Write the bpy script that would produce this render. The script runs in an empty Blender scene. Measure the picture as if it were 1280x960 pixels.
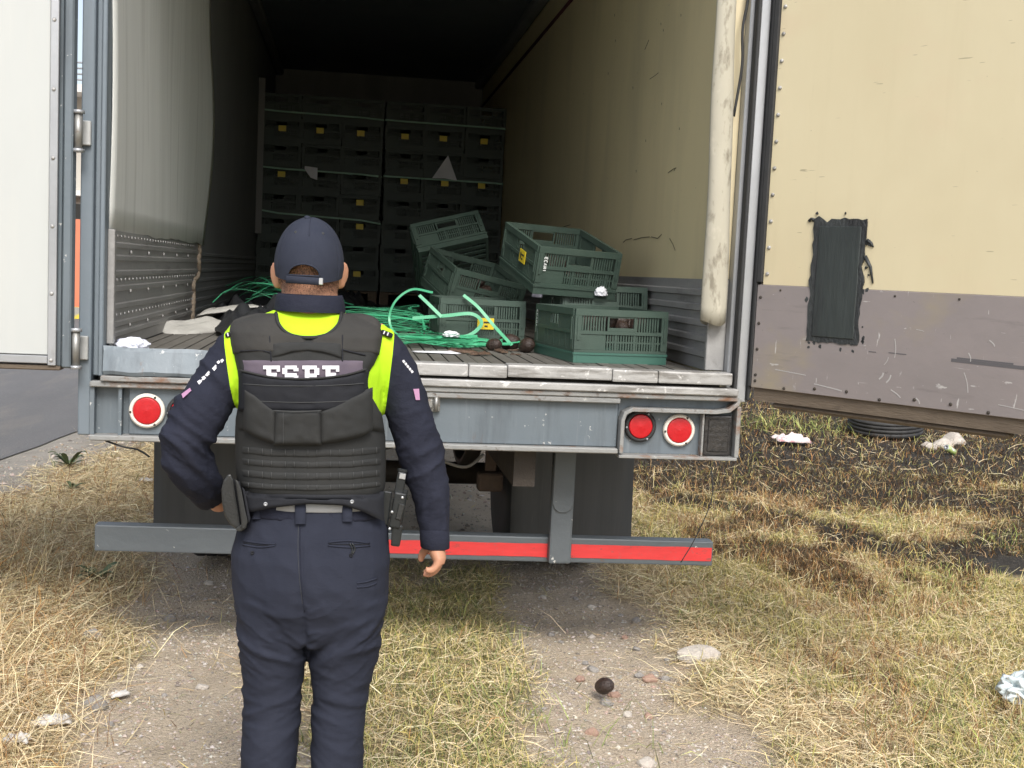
import bpy, bmesh, math, random
import numpy as np
from mathutils import Vector, Matrix, Euler, noise
R_ = math.radians
sc = bpy.context.scene
COL = sc.collection
random.seed(7)
rng = np.random.default_rng(7)

# ------------------------------------------------------------------ camera
CAM = Vector((-0.3022, -4.5756, 1.6710))
RGT = Vector((0.98917, -0.13891, 0.04743))
UPV = Vector((-0.03363, 0.10007, 0.99441))
FWD = Vector((0.14288, 0.98524, -0.09431))
FPX = 1450.1
cam_d = bpy.data.cameras.new('camera')
cam_d.sensor_width = 36.0
cam_d.lens = FPX / 1280 * 36
cam_d.clip_start = 0.05
cam_d.clip_end = 2000
cam = bpy.data.objects.new('camera', cam_d)
COL.objects.link(cam)
m3 = Matrix((RGT, UPV, -FWD)).transposed()
cam.matrix_world = Matrix.Translation(CAM) @ m3.to_4x4()
sc.camera = cam

# ------------------------------------------------------------------ light
SUN_EL, SUN_AZ = 47.0, 176.0           # degrees; azimuth clockwise from +Y (the sun stands behind the camera)
world = bpy.data.worlds.new('World')
sc.world = world
world.use_nodes = True
wn = world.node_tree
sky = wn.nodes.new('ShaderNodeTexSky')
sky.sky_type = 'NISHITA'
sky.sun_disc = False
sky.sun_elevation = R_(SUN_EL)
sky.sun_rotation = R_(SUN_AZ)
sky.air_density = 1.0
sky.dust_density = 3.0
sky.ozone_density = 1.0
bg = wn.nodes['Background']
bg.inputs['Strength'].default_value = 0.10
hs = wn.nodes.new('ShaderNodeHueSaturation')          # hazy day: the blue is washed out
hs.inputs['Saturation'].default_value = 0.6
wn.links.new(sky.outputs['Color'], hs.inputs['Color'])
wn.links.new(hs.outputs['Color'], bg.inputs['Color'])
sun_d = bpy.data.lights.new('sun', 'SUN')
sun_d.energy = 1.4
sun_d.angle = R_(24)
sun_d.color = (1.0, 0.975, 0.93)
sun = bpy.data.objects.new('sun', sun_d)
COL.objects.link(sun)
az, el = R_(SUN_AZ), R_(SUN_EL)
sd = Vector((math.sin(az) * math.cos(el), math.cos(az) * math.cos(el), math.sin(el)))
sun.rotation_euler = (-sd).to_track_quat('-Z', 'Y').to_euler()
vs = sc.view_settings
vs.view_transform = 'Standard'
vs.look = 'None'
vs.exposure = 1.18
vs.gamma = 1.0
vs.use_curve_mapping = False
sc.cycles.max_bounces = 9
sc.cycles.diffuse_bounces = 7

def at(px, py, X=None, Y=None, Z=None):
    """photo pixel -> point on the plane X=, Y= or Z= of the place (used to measure sizes)"""
    d = RGT * ((px - 640) / FPX) - UPV * ((py - 480) / FPX) + FWD
    t = (Y - CAM.y) / d.y if Y is not None else (X - CAM.x) / d.x if X is not None else (Z - CAM.z) / d.z
    return CAM + d * t

# ------------------------------------------------------------------ materials
def sock(b, n):
    return b.inputs[n]
def mat(name, col, rough=0.6, metal=0.0, var=None, stains=(), bump=None, attr=None, spec=None, trans=0.0, space='Object'):
    """var=(colour, scale xyz, amount); stains=[(colour, scale xyz, lo, hi, detail)]; bump=(strength, scale xyz, distance)"""
    m = bpy.data.materials.new(name)
    m.use_nodes = True
    t = m.node_tree
    b = t.nodes['Principled BSDF']
    sock(b, 'Roughness').default_value = rough
    sock(b, 'Metallic').default_value = metal
    if spec is not None:
        sock(b, 'Specular IOR Level').default_value = spec
    tc = t.nodes.new('ShaderNodeTexCoord')
    def nz(scale, detail=4.0, w=0):
        mp = t.nodes.new('ShaderNodeMapping')
        s3 = scale if isinstance(scale, (tuple, list)) else (scale,) * 3
        mp.inputs['Scale'].default_value = s3
        mp.inputs['Location'].default_value = (w * 3.7, w * 1.9, w * 5.1)
        t.links.new(tc.outputs[space], mp.inputs['Vector'])
        n = t.nodes.new('ShaderNodeTexNoise')
        n.inputs['Scale'].default_value = 1.0
        n.inputs['Detail'].default_value = detail
        n.inputs['Roughness'].default_value = 0.62
        t.links.new(mp.outputs['Vector'], n.inputs['Vector'])
        return n.outputs['Fac']
    if attr:
        a = t.nodes.new('ShaderNodeAttribute')
        a.attribute_name = attr
        cur = a.outputs['Color']
    else:
        rgb = t.nodes.new('ShaderNodeRGB')
        rgb.outputs[0].default_value = (*col, 1)
        cur = rgb.outputs[0]
    def mix(fac, c2):
        nonlocal cur
        mx = t.nodes.new('ShaderNodeMix')
        mx.data_type = 'RGBA'
        t.links.new(fac, mx.inputs['Factor'])
        t.links.new(cur, mx.inputs['A'])
        mx.inputs['B'].default_value = (*c2, 1)
        cur = mx.outputs['Result']
    def ramp(f, lo, hi, amt=1.0):
        r = t.nodes.new('ShaderNodeMapRange')
        r.inputs['From Min'].default_value = lo
        r.inputs['From Max'].default_value = hi
        r.inputs['To Max'].default_value = amt
        t.links.new(f, r.inputs['Value'])
        return r.outputs['Result']
    if var:
        mix(ramp(nz(var[1], 5), 0.3, 0.7, var[2]), var[0])
    for i, s in enumerate(stains):
        mix(ramp(nz(s[1], s[4] if len(s) > 4 else 5.0, i + 1), s[2], s[3], s[5] if len(s) > 5 else 1.0), s[0])
    t.links.new(cur, sock(b, 'Base Color'))
    if bump:
        bp = t.nodes.new('ShaderNodeBump')
        bp.inputs['Strength'].default_value = bump[0]
        bp.inputs['Distance'].default_value = bump[2]
        t.links.new(nz(bump[1], 5), bp.inputs['Height'])
        t.links.new(bp.outputs['Normal'], sock(b, 'Normal'))
    return m

# ------------------------------------------------------------------ mesh building
class MB:
    def __init__(s):
        s.v = []; s.f = []; s.sm = []
    def add(s, vs_, fs, smooth=False):
        o = len(s.v)
        s.v += [tuple(p) for p in vs_]
        s.f += [tuple(i + o for i in f) for f in fs]
        s.sm += [smooth] * len(fs)
        return s
    def box(s, a, b, M=None):
        x0, y0, z0 = [min(a[i], b[i]) for i in range(3)]
        x1, y1, z1 = [max(a[i], b[i]) for i in range(3)]
        vv = [(x0, y0, z0), (x1, y0, z0), (x1, y1, z0), (x0, y1, z0), (x0, y0, z1), (x1, y0, z1), (x1, y1, z1), (x0, y1, z1)]
        if M is not None:
            vv = [M @ Vector(p) for p in vv]
        return s.add(vv, [(0, 3, 2, 1), (4, 5, 6, 7), (0, 1, 5, 4), (1, 2, 6, 5), (2, 3, 7, 6), (3, 0, 4, 7)])
    def rings(s, rings, cap=True, smooth=True, close=True):
        n = len(rings[0]); vv = [p for r in rings for p in r]; fs = []
        for i in range(len(rings) - 1):
            for j in range(n if close else n - 1):
                k = (j + 1) % n
                fs.append((i * n + j, i * n + k, (i + 1) * n + k, (i + 1) * n + j))
        if cap and close:
            fs.append(tuple(range(n - 1, -1, -1)))
            fs.append(tuple((len(rings) - 1) * n + j for j in range(n)))
        return s.add(vv, fs, smooth)
    def tube(s, path, r, n=8, cap=True, flat=1.0):
        path = [Vector(p) for p in path]
        rr = r if isinstance(r, (list, tuple)) else [r] * len(path)
        rings = []; up = None
        for i, p in enumerate(path):
            d = (path[min(i + 1, len(path) - 1)] - path[max(i - 1, 0)]).normalized()
            if up is None:
                up = Vector((0, 0, 1)) if abs(d.z) < .9 else Vector((0, 1, 0))
            x = d.cross(up).normalized(); up = x.cross(d).normalized()
            rings.append([p + x * math.cos(a) * rr[i] + up * math.sin(a) * rr[i] * flat for a in [2 * math.pi * k / n for k in range(n)]])
        return s.rings(rings, cap)
    def lathe(s, prof, M, n=20):
        rings = [[M @ Vector((r * math.cos(2 * math.pi * k / n), r * math.sin(2 * math.pi * k / n), h)) for k in range(n)] for r, h in prof]
        return s.rings(rings)
    def prism(s, poly, M, depth):
        """polygon in local xy, from z=0 to z=depth"""
        n = len(poly)
        a = [M @ Vector((x, y, 0)) for x, y in poly]; b = [M @ Vector((x, y, depth)) for x, y in poly]
        fs = [tuple(range(n - 1, -1, -1)), tuple(range(n, 2 * n))] + [(i, (i + 1) % n, n + (i + 1) % n, n + i) for i in range(n)]
        return s.add(a + b, fs)
    def ribbon(s, path, w, th=0.0012, side=None, twist=0.0):
        path = [Vector(p) for p in path]; rings = []
        for i, p in enumerate(path):
            d = (path[min(i + 1, len(path) - 1)] - path[max(i - 1, 0)]).normalized()
            u = side.copy() if side is not None else Vector((0, 0, 1))
            x = d.cross(u)
            x = x.normalized() if x.length > 1e-4 else Vector((1, 0, 0))
            a = twist * i / max(1, len(path) - 1)
            nrm = x.cross(d).normalized()
            x2 = x * math.cos(a) + nrm * math.sin(a); n2 = -x * math.sin(a) + nrm * math.cos(a)
            rings.append([p - x2 * w / 2 - n2 * th / 2, p + x2 * w / 2 - n2 * th / 2, p + x2 * w / 2 + n2 * th / 2, p - x2 * w / 2 + n2 * th / 2])
        return s.rings(rings, smooth=False)
    def sheet(s, fn, nu, nv, smooth=True):
        vv = [fn(i / (nu - 1), j / (nv - 1)) for j in range(nv) for i in range(nu)]
        fs = [(j * nu + i, j * nu + i + 1, (j + 1) * nu + i + 1, (j + 1) * nu + i) for j in range(nv - 1) for i in range(nu - 1)]
        return s.add(vv, fs, smooth)
    def mesh(s, name, bevel=0.0, seg=1, solid=0.0, normals=True):
        me = bpy.data.meshes.new(name)
        me.from_pydata(s.v, [], s.f)
        me.polygons.foreach_set('use_smooth', s.sm)
        if bevel or normals or solid:
            bm = bmesh.new(); bm.from_mesh(me)
            if normals and not solid:
                bmesh.ops.recalc_face_normals(bm, faces=bm.faces)
            if solid:
                bmesh.ops.solidify(bm, geom=bm.faces[:], thickness=solid)
                bmesh.ops.recalc_face_normals(bm, faces=bm.faces)
            if bevel:
                es = [e for e in bm.edges if len(e.link_faces) == 2 and e.calc_face_angle(0) > 0.5]
                bmesh.ops.bevel(bm, geom=es, offset=bevel, segments=seg, profile=.6, affect='EDGES', clamp_overlap=True)
            bm.to_mesh(me); bm.free()
        me.update()
        return me
    def build(s, name, m, parent=None, **k):
        return link(s.mesh(name, **k), name, m, parent)
def link(me, name, m=None, parent=None):
    o = bpy.data.objects.new(name, me)
    if m is not None:
        if len(me.materials) == 0:
            me.materials.append(m)
    if parent is not None:
        o.parent = parent
    COL.objects.link(o)
    return o
def tag(o, label=None, cat=None, group=None, kind=None):
    if label: o['label'] = label
    if cat: o['category'] = cat
    if group: o['group'] = group
    if kind: o['kind'] = kind
    return o
def empty(name, loc=(0, 0, 0), rot=(0, 0, 0)):
    o = bpy.data.objects.new(name, None)
    o.empty_display_size = .1
    o.location = loc; o.rotation_euler = rot
    COL.objects.link(o)
    return o
def kids(o):
    return [c for c in bpy.data.objects if c.parent == o]
def copy_tree(o, tree):
    """tree: list of (child, [grandchildren])"""
    c = o.copy(); COL.objects.link(c)
    for ch, gs in tree:
        d = ch.copy(); COL.objects.link(d); d.parent = c
        for g in gs:
            e = g.copy(); COL.objects.link(e); e.parent = d
    return c
def nz3(x, y, z=0.0):
    return noise.noise(Vector((x, y, z)))
def bez(pts, n=24):
    """Catmull-Rom through points"""
    P = [Vector(p) for p in pts]; P = [P[0] * 2 - P[1]] + P + [P[-1] * 2 - P[-2]]; out = []
    segs = len(P) - 3
    for k in range(n):
        u = k / (n - 1) * segs; i = min(int(u), segs - 1); t = u - i
        a, b, c, d = P[i:i + 4]
        out.append(.5 * ((2 * b) + (c - a) * t + (2 * a - 5 * b + 4 * c - d) * t * t + (3 * b - a - 3 * c + d) * t ** 3))
    return out
# ------------------------------------------------------------------ ground, road
def sstep(a, b, x):
    t = np.clip((x - a) / (b - a), 0, 1); return t * t * (3 - 2 * t)
_ph = rng.uniform(0, 6.28, (40, 2)); _dr = rng.normal(0, 1, (40, 2)); _dr /= np.linalg.norm(_dr, axis=1)[:, None]
def fbm(x, y, scale, seed=0, octv=4):
    """smooth pseudo-noise about 0, range about -1..1"""
    r = np.random.default_rng(100 + seed); out = np.zeros_like(x, dtype=float); amp = 1.0; tot = 0
    for o in range(octv):
        for k in range(4):
            a = r.uniform(0, 6.283); f = scale * 2 ** o * r.uniform(.7, 1.4); ph = r.uniform(0, 6.283, 2)
            u = x * math.cos(a) + y * math.sin(a); v = -x * math.sin(a) + y * math.cos(a)
            out += amp * np.sin(u * f * 6.283 + ph[0] + 1.3 * np.sin(v * f * 4.1 + ph[1]))
        tot += amp * 2.2; amp *= .55
    return out / tot
def road_edge(y):      # x of the asphalt's right edge
    return -3.78 + .155 * y
def masks(x, y):
    """track (bare gravel), burnt, green, shoulder for ground points"""
    wob = .10 * fbm(x, y, .8, 1)
    tr = 1 - sstep(.25, .50, np.abs(x - (.86 + .02 * y) + wob * 1.3))
    cl = -1.03 + .09 * np.clip(1.9 - y, 0, 4)
    tl = 1 - sstep(.24, .50, np.abs(x - cl + wob * 1.3))
    under = sstep(1.3, 2.0, y + .3 * fbm(x, y, 1.2, 2)) * (1 - sstep(1.1, 1.35, np.abs(x)))
    track = np.maximum(np.maximum(tr, tl), under)
    shoulder = 1 - sstep(.35, 1.05, (x - road_edge(y)) + .25 * fbm(x, y, .9, 3))
    bn = fbm(x, y, .35, 4) + .55 * fbm(x, y, 1.1, 5)
    burnt = sstep(-.15, .5, bn * 1.5 + .46 * (y - 1.85) - 1.5 * (1 - sstep(1.6, 3.3, x))) * sstep(1.35, 1.9, x)
    burnt = np.maximum(burnt, sstep(.28, .55, fbm(x, y, .62, 6)) * sstep(1.7, 2.1, x) * (y > -.6) * .8)
    burnt = np.maximum(burnt, sstep(5.8, 7.5, y + .8 * fbm(x, y, .3, 8)) * sstep(1.5, 2.2, x))
    green = sstep(-.1, .5, fbm(x, y, .9, 7) + .62 * (np.abs(x - .05) < .6) + .36 * sstep(1.3, 1.9, x) - .6 * (x < -1.2))
    return track, shoulder, burnt, green
def ground_z(x, y):
    tk = 1 - sstep(.1, .5, np.abs(np.abs(x + .05) - .95))
    z = -.035 * tk * sstep(-30, 0, y) + .018 * fbm(x, y, .5, 11) + .008 * fbm(x, y, 2.4, 12)
    z = z + .12 * sstep(-1.3, -2.0, x) * np.exp(-((y - .8) / 2.2) ** 2) * (x > -3)
    off = x - road_edge(y)
    return np.where(off < .5, z * sstep(.1, .5, off) - .0 , z)

xs = np.concatenate([np.linspace(-400, -8, 14), np.arange(-7.5, -3.2, .25), np.arange(-3.2, 4.6, .05), np.arange(4.6, 14, .22), np.linspace(14.5, 400, 16)])
ys = np.concatenate([np.linspace(-60, -6.5, 8), np.arange(-6, -1.2, .3), np.arange(-1.2, 3.4, .05), np.arange(3.4, 9, .1), np.arange(9, 24, .5), np.linspace(25, 600, 18)])
GX, GY = np.meshgrid(xs, ys)
GZ = ground_z(GX, GY)
me = bpy.data.meshes.new('ground')
nx, ny = len(xs), len(ys)
idx = np.arange(nx * ny).reshape(ny, nx)
F = np.stack([idx[:-1, :-1], idx[:-1, 1:], idx[1:, 1:], idx[1:, :-1]], -1).reshape(-1, 4)
def np_mesh(me, V, F, col=None, smooth=True):
    k = F.shape[1]
    me.vertices.add(len(V)); me.vertices.foreach_set('co', np.ascontiguousarray(V, dtype=np.float32).ravel())
    me.loops.add(F.size); me.loops.foreach_set('vertex_index', np.ascontiguousarray(F, dtype=np.int32).ravel())
    me.polygons.add(len(F)); me.polygons.foreach_set('loop_start', np.arange(0, F.size, k, dtype=np.int32))
    me.polygons.foreach_set('loop_total', np.full(len(F), k, dtype=np.int32))
    me.polygons.foreach_set('use_smooth', np.full(len(F), smooth))
    if col is not None:
        a = me.color_attributes.new('tint', 'FLOAT_COLOR', 'POINT')
        c = np.ones((len(V), 4), dtype=np.float32); c[:, :3] = col
        a.data.foreach_set('color', c.ravel())
    me.update(); me.validate()
TK, SH, BU, GR = masks(GX, GY)
C_dirt = np.array([.50, .415, .315]); C_gravel = np.array([.38, .35, .305]); C_straw = np.array([.46, .36, .21])
C_soil = np.array([.20, .16, .11]); C_ash = np.array([.030, .029, .029]); C_green = np.array([.16, .165, .07])
def mixc(a, b, m): return a * (1 - m[..., None]) + b * m[..., None]
gc = np.zeros(GX.shape + (3,)) + C_straw * .85
gc = mixc(gc, C_green, GR * .5)
gc = mixc(gc, C_ash, BU * .95)
gc = mixc(gc, C_gravel * .9, SH)
gc = mixc(gc, C_dirt, TK * .95)
gc *= (1 + .14 * fbm(GX, GY, 3.0, 13))[..., None]
np_mesh(me, np.stack([GX, GY, GZ], -1).reshape(-1, 3), F, gc.reshape(-1, 3))
M_ground = mat('earth', (.3, .25, .2), .95, attr='tint', stains=[((.50, .44, .37), 45, .60, .72, 6, .4), ((.12, .10, .08), 85, .58, .70, 6, .6), ((.54, .49, .43), 130, .70, .76, 2, .35)], bump=(1.0, 75, .02), spec=.15)
tag(link(me, 'ground', M_ground), kind='structure')
# asphalt road, its own sheet 8 mm above the ground
M_asphalt = mat('asphalt', (.165, .163, .163), .92, var=((.115, .115, .117), (1.2, .35, 1), .6), stains=[((.36, .35, .33), 130, .58, .70, 3, .7), ((.045, .045, .045), 90, .60, .72, 3, .7), ((.24, .22, .19), (3, .5, 1), .55, .75, 4, .5)], bump=(.8, 120, .015), spec=.25)
b = MB()
yy = np.linspace(-40, 300, 900)
b.add([(-400 if k == 0 else (road_edge(y) + .06 * nz3(y * 1.3, 2.2) + .03 * nz3(y * 5, 9) - (1 - k / 1) * 8), y, .010) for y in yy for k in (0, 1)], [(2 * i, 2 * i + 1, 2 * i + 3, 2 * i + 2) for i in range(len(yy) - 1)], True)
# keep the road 9 m wide
b.v = [((x if x > -300 else road_edge(y) - 9.0), y, z) for x, y, z in b.v]
tag(b.build('road', M_asphalt), kind='structure')
# ------------------------------------------------------------------ semi-trailer
FZ = 1.30                                   # load floor
L = 9.6                                     # length of the box that is built
M_frame = mat('grey_blue_paint', (.118, .146, .168), .5, .15, var=((.165, .19, .208), (2, 2, .8), .7), stains=[((.066, .076, .086), (14, 14, 1.5), .50, .74, 6, .7), ((.24, .265, .28), (34, 34, 2.4), .60, .76, 4, .5), ((.13, .075, .045), (9, 9, 2.5), .645, .73, 6), ((.52, .52, .50), 30, .665, .70, 5)], bump=(.15, 20, .01))
M_post = mat('post_paint', (.145, .178, .208), .5, .15, var=((.19, .22, .245), (3, 3, .6), .7), stains=[((.16, .085, .05), (10, 10, 3.0), .66, .73, 6, .9), ((.09, .10, .11), (25, 25, 2), .62, .78, 4, .5)], bump=(.15, 20, .01))
M_rusty = mat('rusty_paint', (.235, .24, .235), .6, .2, var=((.31, .305, .29), 4, .7), stains=[((.20, .105, .06), (5, 5, 9), .56, .66, 6), ((.09, .06, .045), 22, .62, .72, 5), ((.55, .54, .50), 30, .66, .72, 4, .8)], bump=(.4, 30, .01))
M_alu = mat('scuffed_aluminium', (.31, .305, .295), .5, .2, var=((.46, .455, .44), (6, 4, 14), .8), stains=[((.17, .16, .145), (5, 7, 34), .50, .66, 6, .85), ((.70, .69, .67), (26, 20, 30), .60, .68, 6, .8), ((.10, .095, .09), 60, .66, .74, 4, .8)], bump=(.35, 30, .008))
M_trim = mat('aluminium_trim', (.42, .43, .445), .4, .5, var=((.30, .31, .32), (6, 6, 2), .7), stains=[((.22, .2, .18), (20, 20, 4), .66, .8, 5, .6)], bump=(.1, 40, .01))
M_white = mat('white_door_skin', (.475, .49, .475), .5, var=((.425, .44, .425), (2, 2, .7), .8), stains=[((.50, .50, .47), (9, 9, .7), .52, .78, 5, .55), ((.36, .36, .33), 34, .70, .77, 6, .6), ((.60, .60, .55), (14, 14, 1.2), .62, .82, 5, .35)], bump=(.06, 6, .01))
M_cream = mat('yellowed_door_liner', (.60, .525, .345), .5, var=((.655, .585, .40), (1.6, 1.6, .8), .8), stains=[((.62, .50, .34), (2, 2, 3), .55, .75, 4, .5), ((.42, .34, .20), (26, 26, 3), .68, .84, 5, .4), ((.12, .10, .07), 48, .75, .775, 3, .85), ((.50, .43, .27), (14, 14, .9), .54, .78, 5, .22), ((.50, .42, .27), (1.2, 1.2, 1.6), .5, .8, 3, .35), ((.30, .26, .17), (7, 7, 60), .715, .735, 2, .7)], bump=(.08, (40, 40, 8), .01))
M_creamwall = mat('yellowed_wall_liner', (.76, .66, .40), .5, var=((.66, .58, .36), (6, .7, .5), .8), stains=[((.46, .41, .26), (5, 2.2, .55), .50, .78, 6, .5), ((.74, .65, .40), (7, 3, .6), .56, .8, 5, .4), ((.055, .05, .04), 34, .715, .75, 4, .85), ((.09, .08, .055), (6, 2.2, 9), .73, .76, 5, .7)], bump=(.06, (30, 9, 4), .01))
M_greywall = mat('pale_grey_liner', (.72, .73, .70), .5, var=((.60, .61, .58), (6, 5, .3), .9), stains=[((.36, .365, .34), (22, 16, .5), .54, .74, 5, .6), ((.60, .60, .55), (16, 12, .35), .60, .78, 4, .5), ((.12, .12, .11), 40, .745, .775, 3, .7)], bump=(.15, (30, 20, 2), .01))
M_sootshade = mat('sooty_shaded_wall', (.235, .245, .25), .7, var=((.145, .155, .16), (3, .8, .6), .8), bump=(.1, 20, .01))  # soot grey, with the box's inner shade painted in as darker, bluish colour
M_ceil = mat('shade_toned_ceiling', (.15, .175, .205), .6, var=((.10, .12, .145), 1.2, .8))  # dark blue-grey puts the shade under the roof into the colour
M_kick = mat('dull_kick_plate', (.34, .335, .325), .5, .15, var=((.24, .235, .23), (8, 1.2, 8), .8), stains=[((.12, .115, .105), (14, 2, 14), .56, .74, 5, .7), ((.36, .35, .34), (25, 3, 50), .68, .76, 4, .7)], bump=(.2, 30, .01))
M_kickdoor = mat('scratched_grey_sheet', (.30, .262, .255), .5, .25, var=((.245, .22, .215), (2.4, 2.4, 4), .8), stains=[((.34, .29, .20), (2.2, 2.2, 3), .56, .72, 4, .75), ((.17, .155, .155), (3, 3, 22), .60, .74, 5, .6), ((.58, .56, .54), (40, 40, 7), .665, .70, 5, .9), ((.56, .54, .52), (9, 9, 44), .685, .71, 4, .8), ((.12, .105, .10), 26, .70, .76, 4, .7), ((.46, .44, .42), (7, 7, 60), .70, .745, 3, .6)], bump=(.12, 18, .01))
M_floor = mat('worn_floor_slat', (.20, .19, .17), .6, .2, var=((.10, .092, .08), (3, 1.2, 3), .9), stains=[((.36, .34, .31), (30, 3, 30), .62, .72, 4, .6), ((.07, .055, .045), 9, .58, .72, 5, .8)], bump=(.3, 40, .01))
M_rubber = mat('black_rubber', (.022, .023, .024), .75, var=((.04, .04, .04), 6, .6), bump=(.2, 40, .01))
M_flap = mat('mud_flap_rubber', (.058, .060, .060), .75, var=((.082, .083, .082), (16, 16, .8), .8), stains=[((.13, .125, .115), (40, 40, 1.5), .62, .78, 4, .6)], bump=(.15, (40, 40, 4), .01))
M_dark = mat('greasy_chassis', (.035, .03, .026), .7, .2, var=((.07, .055, .042), 5, .7), bump=(.4, 30, .01))
M_brown = mat('rusted_bracket', (.12, .082, .058), .8, .1, var=((.07, .05, .038), 14, .8), bump=(.4, 40, .01))
M_guard = mat('chipped_grey_guard', (.095, .108, .118), .5, .2, var=((.11, .125, .135), (5, 5, 12), .7), stains=[((.52, .51, .48), 26, .695, .715, 4), ((.14, .09, .06), 18, .70, .76, 4, .8)], bump=(.2, 30, .01))
M_red = mat('red_lens', (.50, .008, .014), .34, var=((.36, .004, .008), 60, .6), bump=(.25, 150, .004))
M_tape = mat('red_reflective_tape', (.62, .04, .04), .5, var=((.50, .03, .03), (10, 10, 60), .8), stains=[((.16, .06, .05), (18, 18, 40), .62, .72, 5, .8), ((.30, .10, .09), (60, 60, 60), .60, .72, 4, .6)])
M_ring = mat('cream_lamp_ring', (.74, .70, .62), .35, stains=[((.40, .36, .30), 40, .62, .76, 4, .7)])
M_lampblk = mat('smoked_lamp', (.02, .02, .021), .16, var=((.05, .045, .042), 34, .8), bump=(.5, 70, .006))
M_foam = mat('torn_foam_edge', (.40, .33, .25), .95, var=((.24, .18, .13), 40, .8), bump=(.8, 60, .01))
M_hinge = mat('galvanised_hinge', (.50, .51, .50), .45, .4, var=((.36, .36, .35), 20, .7), stains=[((.2, .14, .1), 26, .66, .76, 4, .7)], bump=(.2, 50, .005))
M_wood = mat('dirty_wood_core', (.105, .080, .058), .85, var=((.16, .125, .09), (9, 9, 40), .8), stains=[((.045, .036, .028), (8, 8, 20), .60, .74, 4, .7)], bump=(.5, (20, 20, 120), .01))
M_tar = mat('black_sealant', (.018, .019, .021), .55, var=((.045, .052, .052), (9, 9, 4), .8), bump=(.9, (40, 40, 16), .012))
M_plate = mat('tarred_patch_plate', (.022, .027, .027), .55, var=((.036, .045, .043), (7, 7, 2), .9), stains=[((.016, .017, .018), (16, 16, 3), .55, .75, 5, .7)], bump=(.4, (30, 30, 5), .01))
M_steel = mat('worn_steel', (.33, .33, .31), .45, .6, var=((.22, .21, .2), 16, .8), stains=[((.17, .10, .06), 30, .62, .74, 4, .8)])

T = tag(empty('semi_trailer', (0, 0, 0)), 'old grey box semi trailer with both rear doors wide open, loaded with green crates', 'trailer')
def P(b, name, m, parent=T, **k): return b.build(name, m, parent, **k)

# floor: T-section slats running lengthwise, each a part
fl = P(MB().box((-1.24, .05, 1.16), (1.24, L, FZ - .028)), 'floor', M_dark)
b = MB(); w = .053
for (x0, x1, z0, z1) in ((-w / 2, w / 2, -.005, 0), (-.004, .004, -.026, -.0052)):
    b.box((x0, .03, FZ + z0), (x1, L, FZ + z1))
sl_me = b.mesh('floor_slat')
NS = 40
for i in range(NS):
    o = link(sl_me, 'floor_slat', M_floor, fl)
    o.location = (-1.2 + 2.4 * (i + .5) / NS, random.uniform(-.012, .012), random.uniform(-.003, .002))
# side walls
P(MB().box((-1.30, .11, 1.0), (-1.222, L, 3.959)), 'side_wall', M_sootshade)
rw = P(MB().box((1.228, .11, 1.0), (1.32, L, 3.959)), 'side_wall', M_creamwall)
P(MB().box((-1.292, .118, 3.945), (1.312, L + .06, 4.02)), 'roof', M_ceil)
P(MB().box((-1.222, L, 1.0), (1.228, L + .08, 3.959)), 'front_wall', M_sootshade)
# ceiling cove and the dark red cable rail along the right wall
b = MB(); b.box((1.13, .15, 3.86), (1.227, L - .01, 3.958)); b.box((-1.221, .15, 3.86), (-1.13, L - .01, 3.958)); P(b, 'cove_moulding', M_sootshade, bevel=.03, seg=2)
P(MB().tube([(1.222, .12, 3.655), (1.222, L - .02, 3.655)], .014, 6), 'wall_rail', mat('dull_red_rail', (.09, .03, .035), .6))
# loose liner sheet over the left wall, its far edge bowed into the room
def liner(u, v):
    z = 1.765 + v * 2.16
    y = .07 + u * (2.62 + .10 * math.sin(v * 3.3 + .3))
    bow = .012 + u ** 2 * (.040 + .035 * max(0, math.sin(min(1, v / .55) * 3.14)) * (1 - .5 * v)) + .008 * math.sin(v * 7 + u * 5)
    return (-1.222 + bow, y, z + (.014 * nz3(y * 5, 1.7) if v == 0 else 0))
P(MB().sheet(liner, 30, 24), 'wall_liner', M_greywall, solid=.006)
# corrugated kick plates
def kick(b, X, s, y0, y1, z0, z1, ribs, amp, ragged=None, ny=40):
    prof = [(0, z0)]
    for r in ribs:
        prof += [(0, r - .014), (amp, r - .008), (amp, r + .008), (0, r + .014)]
    prof.append((0, z1))
    def fn(u, v):
        o, z = prof[round(v * (len(prof) - 1))]
        y = y0 + u * (y1 - y0)
        if ragged and u > .999: y += ragged(z)
        return (X + s * o, y, z)
    return b.sheet(fn, ny, len(prof), smooth=False)
rg = lambda z: -.22 * (z < 1.555) + .05 * nz3(z * 22, 4.2) + .03 * nz3(z * 60, 8)
P(kick(MB(), -1.200, 1, .06, 2.62, FZ + .002, 1.765, [1.36, 1.40, 1.47, 1.54, 1.60, 1.66, 1.71], .004, rg), 'kick_plate', M_kick, solid=.005)
P(kick(MB(), -1.216, 1, 2.3, L, FZ + .002, 1.742, [1.36, 1.42, 1.48, 1.54, 1.60, 1.66, 1.70], .008, None, 8), 'kick_plate', M_sootshade, solid=.005)
P(kick(MB(), 1.219, -1, .16, L, FZ + .002, 1.688, [1.37, 1.435, 1.50, 1.565, 1.63], .012, None, 24), 'kick_plate', M_kick, solid=.005)
b = MB()
zz = np.linspace(FZ + .01, 1.762, 30)
b.tube([(-1.204 + .008, 2.63 + rg(z) + .012 * nz3(z * 40, 1), z) for z in zz], [.014 + .010 * abs(nz3(z * 30, 7)) for z in zz], 6)
P(b, 'torn_edge', M_foam)
P(MB().box((-1.2126, .045, FZ + .03), (-1.186, .078, 1.768)), 'edge_trim', M_kick, bevel=.003)
b = MB()
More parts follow.
